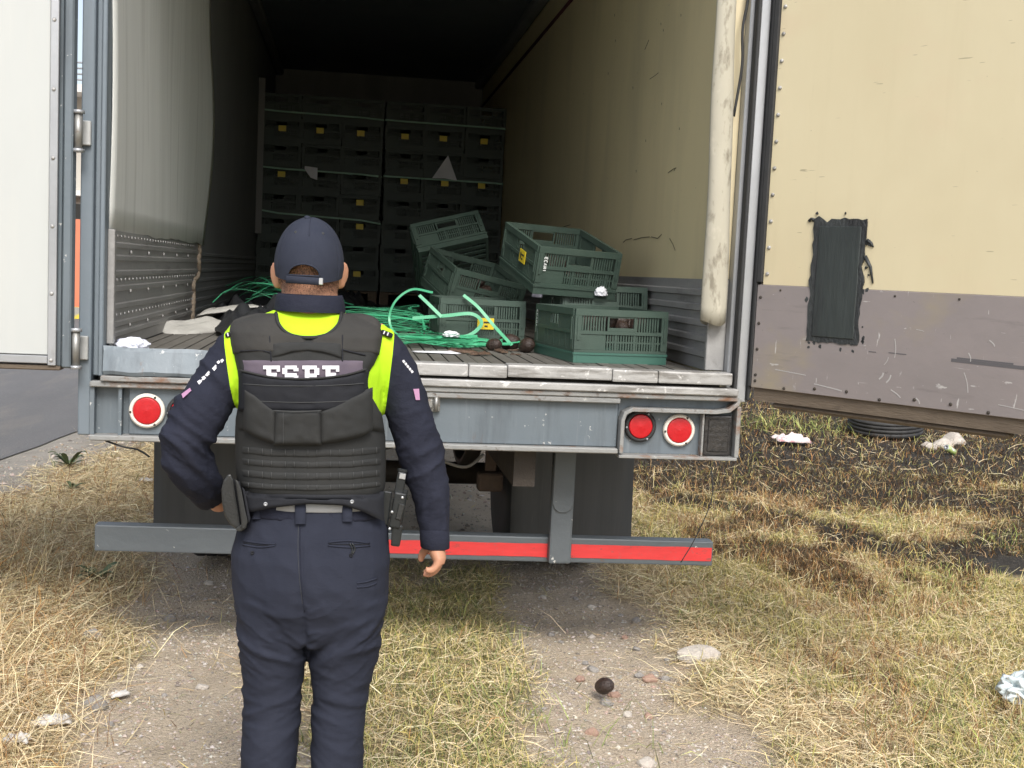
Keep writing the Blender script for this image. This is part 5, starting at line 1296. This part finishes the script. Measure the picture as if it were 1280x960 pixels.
# piping round the neck scoop and the shoulder seams
def line_on(pts, off, r, name, m, parent, n=40, bt=None):
    q = bez([(x, y, 0) for x, y in pts], n)
    pth = []
    for p in q:
        if bt is None: pth.append(vs_(p.x, p.y, off))
        else:
            h, _ = cast(bt, p.x, p.y, off)
            if h is not None: pth.append(h)
    if len(pth) > 2: return bpart(MB().tube(pth, r, 6), name, m, parent)
line_on([(345, 391), (348, 404), (357, 415), (370, 420.5), (387, 422), (404, 420), (416, 413), (424, 403), (427, 391)], .022, .0045, 'neck_binding', M_vest, vb)
for pts in ([(300, 439), (325, 438), (339, 441)], [(457, 444), (440, 440), (428, 437)], [(337, 420), (339, 452)], [(428, 419), (428, 452)]):
    line_on(pts, .0265, .0018, 'stitch_line', M_vestd, vb, 14)
grid_panel(lerp_cols([(338, 428, 449), (350, 427, 446), (365, 427, 441), (385, 427, 439), (402, 427, 441), (418, 427, 446), (429, 428, 450)]), 26, 10, .024, .007, 'carry_handle', M_vest, vb)
grid_panel(lerp_rows([(449, 301, 458), (456, 302, 457), (470, 302, 457), (482, 302, 457)]), 34, 14, .022, .008, 'name_patch', M_patch, vb)
# white letters on the patch; their lower half goes down behind the pocket
def letter(name, quads):
    b = MB()
    for q in quads:
        n_ = 4
        for k in range(n_):
            t0, t1 = k / n_, (k + 1) / n_
            L_ = lambda a, c, t: (a[0] + (c[0] - a[0]) * t, a[1] + (c[1] - a[1]) * t)
            aa, bb, cc, dd = L_(q[0], q[1], t0), L_(q[0], q[1], t1), L_(q[3], q[2], t1), L_(q[3], q[2], t0)
            b.add([vs_(*p, .0360) for p in (aa, bb, cc, dd)] , [(0, 1, 2, 3)])
    bpart(b, name, M_lett, vb, normals=False)
def hq(x0, x1, y0, y1): return [(x0, y0), (x1, y0), (x1, y1), (x0, y1)]
YT, YM, YB = 457, 467.5, 481
def LE(x): return [hq(x, x + 21, YT, YT + 4.5), hq(x + 4, x + 10, YT + 4.5, YB - 4.5), hq(x + 10, x + 17, YM - 1.5, YM + 3), hq(x + 17, x + 21, YT + 4.5, YT + 7.5), hq(x, x + 21, YB - 4.5, YB)]
def LS(x): return [hq(x + 3, x + 18, YT, YT + 4.5), hq(x, x + 6, YT + 3, YM), hq(x + 14, x + 20, YT + 3, YT + 7), hq(x + 3, x + 18, YM - 1, YM + 4), hq(x + 14, x + 20, YM + 2, YB - 2), hq(x + 2, x + 18, YB - 4.5, YB)]
def LP(x): return [hq(x, x + 18, YT, YT + 4.5), hq(x + 3, x + 9, YT + 4.5, YB), hq(x + 15, x + 21, YT + 3, YM + 1), hq(x + 9, x + 18, YM - .5, YM + 4)]
letter('letter', LE(329)); letter('letter', LS(353)); letter('letter', LP(378)); letter('letter', LE(403))
grid_panel(lerp_cols([(298, 462, 514), (312, 465, 515), (340, 470.5, 516), (375, 472.5, 516), (405, 471.5, 516), (432, 468, 515), (460, 460, 512)]), 40, 22, .024, .018, 'vest_pocket', M_vestd, vb)
line_on([(300, 463), (340, 471.5), (385, 473.5), (430, 469), (458, 461.5)], .040, .0028, 'pocket_binding', M_vest, vb)
line_on([(304, 480), (340, 482), (385, 482.5), (430, 481), (455, 479)], .0425, .0010, 'stitch_line', M_seam, vb)
line_on([(318, 501), (345, 502.5), (385, 503), (420, 502), (438, 501)], .0425, .0010, 'stitch_line', M_seam, vb)
# waist piece all round, with wings and webbing rows
WB = [(506, 299, 476, .012), (514, 297, 477.5, .018), (525, 295, 479, .02), (545, 294, 482, .022), (580, 294.5, 482.5, .024), (600, 296, 482, .022), (607, 298, 481, .018), (611, 301, 479, .010)]
b = MB(); rings = []
for y, l, r, o_ in WB:
    c, a, bb, yc = torc(Zp(y)); rings.append(ell(((V(l, y).x + V(r, y).x) / 2, PY + yc, Zp(y)), (V(r, y).x - V(l, y).x) / 2, bb + o_, 64, 2.5))
b.rings(rings); wb = bpart(b, 'waist_panel', M_vest, vb)
bt_w = BVHTree.FromPolygons([v.co + PER_off for v in wb.data.vertices], [tuple(p.vertices) for p in wb.data.polygons])
def on_w(px, py, off):
    h, n = cast(bt_w, px, py, off)
    return h if h is not None else vs_(px, py, off + .022)
def wpanel(P_, nu, nv, th, name, m):
    b = MB(); vv = []; y_seed = P_(.5, .5)[1]
    for j in range(nv):
        for i in range(nu):
            u, v = i / (nu - 1), j / (nv - 1); e = min(min(u, 1 - u) * (nu - 1), min(v, 1 - v) * (nv - 1))
            vv.append(on_w(*P_(u, v), th * (-.3 if e < .5 else .85 if e < 1.5 else 1) + .0014 * nz3(u * 9, v * 3, y_seed)))
    b.add(vv, [(j * nu + i, j * nu + i + 1, (j + 1) * nu + i + 1, (j + 1) * nu + i) for j in range(nv - 1) for i in range(nu - 1)], True)
    return bpart(b, name, m, vb, normals=False)
def vpanel(P_, nu, nv, th, name, m): return grid_panel(P_, nu, nv, .036, th, name, m, vb)
vpanel(lerp_cols([(400, 514, 555), (420, 506, 553), (440, 495, 549), (457, 487, 544), (466, 484, 537)]), 22, 20, .010, 'waist_wing', M_vest)
vpanel(lerp_cols([(304, 484, 538), (318, 492, 546), (332, 504, 552), (345, 514, 555)]), 18, 20, .010, 'waist_wing', M_vest)
vpanel(lerp_rows([(512, 343, 402), (530, 342, 402), (557, 341, 402.5)]), 24, 20, .013, 'closure_flap', M_vest)
line_on([(341, 513), (372, 514.5), (402, 513)], .051, .0012, 'stitch_line', M_seam, vb, 16)
line_on([(354, 516), (354, 555)], .0505, .0009, 'stitch_line', M_seam, vb, 12)
for (y0, y1) in ((561, 571), (576, 585), (590, 600), (605, 613)):
    wpanel(lerp_cols([(301, y0 - 4, y1 - 4), (340, y0, y1), (390, y0 + 1, y1 + 1), (440, y0, y1), (477, y0 - 4, y1 - 4)]), 40, 6, .0035, 'webbing_row', M_vest)
    for k in range(12):
        x = 312 + k * 14 + (3 if k % 2 else 0)
        dy_ = -4 * (abs(x - 389) / 88) ** 2
        p = [on_w(x, y0 + 1 + dy_, .0042), on_w(x, (y0 + y1) / 2 + dy_, .0044), on_w(x, y1 - 1 + dy_, .0042)]
        bpart(MB().tube(p, .0011, 5), 'bar_tack', M_seam, vb)
wpanel(lerp_cols([(298, 612, 640), (315, 615, 640), (340, 617, 635), (385, 618, 630), (430, 618, 632), (455, 617, 640), (480, 614, 652)]), 40, 10, .006, 'vest_hem', M_vestd)
for x, y in ((332, 630), (440, 627)):
    h = on_w(x, y, .006); q = Matrix.Translation(h) @ Matrix.Rotation(math.pi / 2, 4, 'X')
    bpart(MB().lathe([(.0052, 0), (.005, .002), (.0028, .0028), (.0024, .001), (.0005, .001)], q, 12), 'press_stud', M_trim, vb)
# ---- belt, loops, pockets
b = MB()
b.rings([ell(((V(l, y).x + V(r, y).x) / 2, PY, Zp(y)), (V(r, y).x - V(l, y).x) / 2, bb, 56, 2.2) for y, l, r, bb in ((612, 310, 478, .1245), (613, 308, 480, .128), (627, 306.5, 481.5, .131), (628, 309, 479, .128))], cap=False)
belt = bpart(b, 'belt', M_belt)
bt_belt = BVHTree.FromPolygons([v.co + PER_off for v in belt.data.vertices], [tuple(p.vertices) for p in belt.data.polygons])
def patch_on(bt, cols, off, name, m, parent, nu=8, nv=8, solid=.003):
    b = MB(); P_ = lerp_cols(cols); vv = []
    for j in range(nv):
        for i in range(nu):
            u, v = i / (nu - 1), j / (nv - 1); e = min(min(u, 1 - u) * (nu - 1), min(v, 1 - v) * (nv - 1))
            x, y = P_(u, v); h, n = cast(bt, x, y, off if e > .5 else off - solid)
            vv.append(h if h is not None else V(x, y, -.1))
    b.add(vv, [(j * nu + i, j * nu + i + 1, (j + 1) * nu + i + 1, (j + 1) * nu + i) for j in range(nv - 1) for i in range(nu - 1)], True)
    return bpart(b, name, m, parent, normals=False)
for x, y0, y1, w in ((323, 631, 649, 5.5), (375.5, 629, 655, 7), (434, 631, 652, 6.5)):
    b = MB(); vv = []
    for j in range(9):
        for s_ in (-1, -.8, .8, 1):
            y = y0 + (y1 - y0) * j / 8; h, _ = cast(bt_belt, x, 634, 0); h = h or V(x, 634, -.12); p = V(x + s_ * w + (1.5 if x < 340 else 0) * (4 - j) * .4, y, (h.y - PY) - (.006 if abs(s_) < .9 else .001) - (.0 if 1 < j < 7 else -.002) - .008 * j / 8)
            vv.append(p)
    b.add(vv, [(j * 4 + i, j * 4 + i + 1, (j + 1) * 4 + i + 1, (j + 1) * 4 + i) for j in range(8) for i in range(3)], True)
    bpart(b, 'belt_loop', M_trou, trou, normals=False)
for pts in ([(304, 676), (325, 679), (345, 680)], [(304, 681), (325, 684), (344, 682)], [(410, 678), (435, 676), (462, 679)], [(410, 682), (436, 684), (462, 682)], [(446, 729), (458, 727), (471, 723)], [(446, 734), (459, 733), (470, 729)]):
    line_on(pts, .0005, .0026, 'pocket_welt', M_trou, trou, 18, bt_tr)
for pts in ([(305, 678.5), (325, 681.5), (344, 681)], [(411, 680), (436, 680.5), (461, 680.5)]):
    line_on(pts, .0002, .0014, 'pocket_slit', M_vestd, trou, 18, bt_tr)
line_on([(375.5, 657), (375, 690), (377, 730), (381, 765)], .0004, .0012, 'centre_seam', M_navy, trou, 30, bt_tr)
line_on([(373, 657), (372.5, 690), (374.5, 725), (378, 755)], .0002, .0006, 'seam_stitch', M_seam, trou, 30, bt_tr)
line_on([(437, 679), (440, 686), (439, 692)], .003, .0022, 'zip_pull', M_gun, trou, 8, bt_tr)
line_on([(440, 679), (443, 686), (440, 693)], .003, .0022, 'zip_pull', M_gun, trou, 8, bt_tr)
for x, y in ((438.5, 694), (316, 691)):
    h, n = cast(bt_tr, x, y, .002)
    if h is not None: bpart(MB().lathe([(.0052, 0), (.005, .002), (.0025, .0026), (.002, .001), (.0005, .001)], Matrix.Translation(h) @ Matrix.Rotation(math.pi / 2, 4, 'X'), 10), 'button', M_vestd, trou)
# ---- sleeve marks, epaulettes
def decal(pts, bt, off, name, m, parent):
    vv = []
    for x, y in pts:
        h, n = cast(bt, x, y, off)
        if h is None: return
        vv.append(h)
    bpart(MB().add(vv, [tuple(range(len(vv)))]), name, m, parent, normals=False)
rd_ = random.Random(9)
for k in (0, 1, 2, 4, 5, 7, 8, 10, 11):
    t = k / 11; x, y = 247 + 27 * t, 476 - 27 * t; s = rd_.uniform(1.6, 3.8); x += 3 + rd_.uniform(-1.5, 1.5); y += 2
    decal([(x - s, y + rd_.uniform(-1, 2)), (x - .3, y + s + rd_.uniform(-1, 1)), (x + s, y - .5), (x + .6, y - s * 1.1)], bt_sh, .002, 'sleeve_letter', M_lett, shirt)
for k in range(5):
    x, y = 504 + 2.6 * k, 452 + 3.2 * k; s = 2.0
    decal([(x - s, y - 1), (x - .3, y + s), (x + s, y + .5), (x + .4, y - s)], bt_sh, .002, 'sleeve_letter', M_lett, shirt)
M_pinkm = mat('pink_sleeve_patch', (.42, .22, .36), .7)
decal([(516, 486), (523, 486), (524, 500), (519, 500)], bt_sh, .004, 'sleeve_patch', M_pinkm, shirt); decal([(229, 494), (239, 486), (241, 489), (231, 498)], bt_sh, .006, 'sleeve_patch', M_pinkm, shirt)
for sx, cx_, tilt in ((1, 483, 20), (-1, 291, -18)):
    M = Matrix.Translation(V(cx_, 416.5, -.02)) @ Matrix.Rotation(R_(tilt), 4, 'Y')
    b = MB(); b.box((-.016, -.04, -.006), (.016, .04, .006), M); e_ = bpart(b, 'epaulette', M_vestd, shirt, bevel=.005, seg=2)
    for k in (-1, 1): bpart(MB().box((-.0045 + k * .005, -.0425, -.003), (-.0015 + k * .005, -.0403, .0055), M), 'rank_bar', M_lett, e_)

# ---- cap
CC = V(386.5, 334, .012)
RX, RY_, RZ = .0885, .106, Zp(271.5) - Zp(334)
def cap_pt(phi, t, k=1.0):
    """phi: 0 = back; t: 0 edge .. 1 crown"""
    if t < .28:
        s = t / .28; drop = (.035 * (.5 + .5 * math.cos(phi)) + .004) * (1 - s)
        x, y, z = math.sin(phi), -math.cos(phi), -drop; rx = RX - .0035 * (1 - s); ry = RY_ - .003 * (1 - s)
        return Vector((CC.x + rx * k * x, CC.y + ry * k * y, CC.z + z))
    a = (t - .28) / .72 * math.pi / 2; c, s = math.cos(a) ** .93, math.sin(a)
    seam = 1 - .010 * (abs(math.sin(3 * phi)) ** .4 < .42) * math.cos(a) ** .5
    puff = 1 + .012 * math.sin(3 * phi) ** 2 * math.sin(2 * a)
    return Vector((CC.x + RX * k * c * math.sin(phi) * seam * puff, CC.y - RY_ * k * c * math.cos(phi) * seam * puff, CC.z + RZ * k * s))
NU, NV = 180, 56
def in_arch(p):
    ax = V(379.5, 345, -.1).x; zb = V(379, 344.5, -.1).z; h_ = V(379, 330.5, -.1).z - zb
    return p.y < CC.y - .05 and p.z > zb and ((p.x - ax) / .0385) ** 2 + (max(0, p.z - zb) / h_) ** 2 < 1
b = MB(); vv = [cap_pt(2 * math.pi * i / NU, j / (NV - 1)) for j in range(NV) for i in range(NU)]
fs = []
for j in range(NV - 1):
    for i in range(NU):
        q = (j * NU + i, j * NU + (i + 1) % NU, (j + 1) * NU + (i + 1) % NU, (j + 1) * NU + i)
        c = sum((vv[k] for k in q), Vector()) / 4
        if not in_arch(c): fs.append(q)
b.add(vv, fs, True)
capo = bpart(b, 'cap', M_cap, PER, normals=False)
# bound edge of the arch opening
axx, zbb = V(379.5, 345, -.1).x, V(379, 344.5, -.1).z; hh = V(379, 330.5, -.1).z - zbb
def on_cap(x, z, k=1.0):
    # point on the cap's back at this x and z
    zz_ = (z - CC.z) / RZ; c = (max(0.02, 1 - max(0, zz_) ** 2)) ** .465
    s = (x - CC.x) / (RX * c)
    return Vector((x, CC.y - RY_ * c * math.sqrt(max(0, 1 - s * s)) * k, z))
pth = [on_cap(axx + .0392 * math.cos(a), zbb + (hh + .0008) * math.sin(a), 1.006) for a in np.linspace(0, math.pi, 30)]
pth = pth + [on_cap(axx + .0392 * t, zbb, 1.006) for t in np.linspace(-.9, 1, 16)]
bpart(MB().tube(pth, .0021, 8), 'arch_binding', M_cap, capo)
b = MB(); rg_ = []
for k in range(26):
    x = axx - .045 + .092 * k / 25; p = on_cap(x, zbb - .0075, 1.0)
    dz = -.0026 * (k / 25)
    rg_.append([p + Vector((0, .001, -.0125 + dz)), p + Vector((0, -.0022, -.0115 + dz)), p + Vector((0, -.0022, .0058 + dz)), p + Vector((0, .001, .0068 + dz))])
b.rings(rg_, smooth=True); bpart(b, 'cap_strap', M_cap, capo)
p = on_cap(axx + .043, zbb - .009, 1.012)
bpart(MB().box(p + Vector((-.0065, -.004, -.012)), p + Vector((.0045, .002, .005))), 'strap_buckle', M_gmetal, capo, bevel=.0015)
bpart(MB().lathe([(.0085, -.002), (.0080, .002), (.005, .0045), (.0008, .0055)], Matrix.Translation(CC + Vector((-.008, -.020, RZ * .985))) @ Matrix.Rotation(R_(14), 4, 'X'), 14), 'cap_button', M_cap, capo)
for k in range(6):
    phi = k * math.pi / 3
    if k == 0: rng_t = np.linspace(.58, .99, 16)
    else: rng_t = np.linspace(.03, .99, 22)
    bpart(MB().tube([cap_pt(phi, t, 1.001) for t in rng_t], .0011, 5), 'panel_seam', M_cap, capo)
for sx in (-1, 1): 
    p = cap_pt(sx * .52, .62, 1.004); bpart(MB().lathe([(.0035, 0), (.003, .001), (.0018, .001), (.0016, 0)], Matrix.Translation(p) @ Matrix.Rotation(R_(70), 4, 'X'), 10), 'eyelet', M_seam, capo)
b = MB()
b.sheet(lambda u, v: cap_pt(math.pi + (u - .5) * 1.9, 0.05, 1.0) + Vector((0, v * .075 * math.cos((u - .5) * 2.6), -.012 * v * v - .010 * (abs(u - .5) * 2) ** 2 * v)), 20, 8); bpart(b, 'cap_brim', M_cap, capo, solid=.003)
# ---- boots
for cx_ in (331, 418):
    p = V(cx_, 1150, .03); b = MB()
    b.rings([ell((p.x, p.y + dy, z), rx, ry, 24, 2.4) for z, rx, ry, dy in ((.004, .044, .128, .05), (.03, .047, .132, .05), (.05, .046, .125, .045), (.075, .042, .095, .02), (.10, .040, .06, -.005), (.16, .042, .052, -.012))])
    bpart(b, 'boot', M_shoe, PER)

# ---- things worn on the belt: pouch, holster, pistol
def wpath(pts): return [V(*p) for p in pts]
def slab(x0, y0, x1, y1, d0, d1, w, taper=1.0):
    """box along a slanted line in the picture plane: w = width in pixels"""
    b = MB(); A_, B_ = Vector((x0, y0)), Vector((x1, y1)); d = (B_ - A_).normalized(); n = Vector((-d.y, d.x)) * w / 2
    r = []
    for P_, k in ((A_, 1.0), (B_, taper)):
        r.append([V(P_.x - n.x * k, P_.y - n.y * k, d0), V(P_.x + n.x * k, P_.y + n.y * k, d0), V(P_.x + n.x * k, P_.y + n.y * k, d1), V(P_.x - n.x * k, P_.y - n.y * k, d1)])
    return b.rings(r, smooth=False)
o = tag(empty('belt_pouch', V(292, 628, -.03)), 'black folded leather pouch on the left hip of the man in uniform', 'pouch')
def wobj(b, name, m, par, **k):
    me = b.mesh(name, **k); me.transform(Matrix.Translation(-par.location)); return link(me, name, m, par)
def leaf_px(pts, d0, d1, name, m, par, bev=.005):
    n = len(pts); vv = [V(x, y, d0) for x, y in pts] + [V(x, y, d1) for x, y in pts]
    b = MB().add(vv, [tuple(range(n)), tuple(range(2 * n - 1, n - 1, -1))] + [(i, n + i, n + (i + 1) % n, (i + 1) % n) for i in range(n)])
    return wobj(b, name, m, par, bevel=bev, seg=2)
leaf_px([(276.5, 612), (279, 601), (284, 594), (288, 592), (292, 600), (295, 622), (299, 645), (301, 658), (296, 662), (288, 656), (281, 645), (277.5, 630)], -.100, -.03, 'pouch_flap', M_leather, o)
leaf_px([(293.5, 598), (298, 602), (302, 612), (306, 634), (310, 652), (307, 661), (302, 662), (301.5, 652), (299, 634), (296, 614)], -.128, -.04, 'pouch_body', M_leather, o, .004)
leaf_px([(302, 608), (306, 612), (310, 632), (313, 648), (311, 655), (308, 640), (305, 622)], -.122, -.04, 'pouch_fold', M_vestd, o, .002)
leaf_px([(294, 661), (302, 655), (309, 653), (309, 659), (303, 664), (298, 664.5)], -.118, -.04, 'pouch_fold', M_leather, o, .003)
leaf_px([(281, 604), (288, 598), (300, 602), (306, 630), (308, 652), (300, 656), (290, 650), (283, 636)], -.085, -.01, 'pouch_back', M_vestd, o, .003)
h = tag(empty('holster', V(492, 640, -.01)), 'black moulded holster on the right hip of the man in uniform', 'holster')
wobj(slab(501, 616, 493, 660, -.05, .05, 15, .9), 'holster_shell', M_gun, h, bevel=.005, seg=2)
wobj(slab(507, 612, 500, 655, -.03, .06, 7, .8), 'holster_rim', M_gun, h, bevel=.003)
wobj(slab(497, 656, 494, 683, -.045, .045, 14, .8), 'holster_tip', M_gun, h, bevel=.005, seg=2)
wobj(slab(485, 614, 480, 656, -.035, .03, 11, .9), 'belt_clip', M_gun, h, bevel=.004, seg=2)
wobj(slab(489, 622, 486, 648, -.03, .02, 7, 1), 'clip_arm', M_leather, h, bevel=.002)
wobj(slab(502.5, 630, 497.5, 650, -.054, -.048, 8, .9), 'holster_panel', M_leather, h, bevel=.002)
for x, y in ((490, 640), (487, 661), (503, 622)):
    wobj(MB().lathe([(.004, 0), (.0035, .002), (.001, .0022)], Matrix.Translation(V(x, y, -.052)) @ Matrix.Rotation(math.pi / 2, 4, 'X'), 8), 'screw', M_gmetal, h)
g = tag(empty('pistol', V(499, 600, .0)), 'black pistol in the holster, its pale steel butt plate uppermost', 'pistol')
wobj(slab(503, 590, 498, 618, -.03, .012, 11, 1.05), 'grip', M_gun, g, bevel=.004, seg=2)
wobj(slab(503.5, 586, 502.6, 590.5, -.032, .016, 12.5, 1), 'magazine_base', M_gun, g, bevel=.003)
wobj(slab(503.6, 592, 502.4, 599, -.034, -.029, 8, 1), 'butt_plate', M_gmetal, g, bevel=.001)
wobj(slab(500, 606, 493, 650, -.02, .03, 9, 1), 'slide', M_gun, g, bevel=.003)
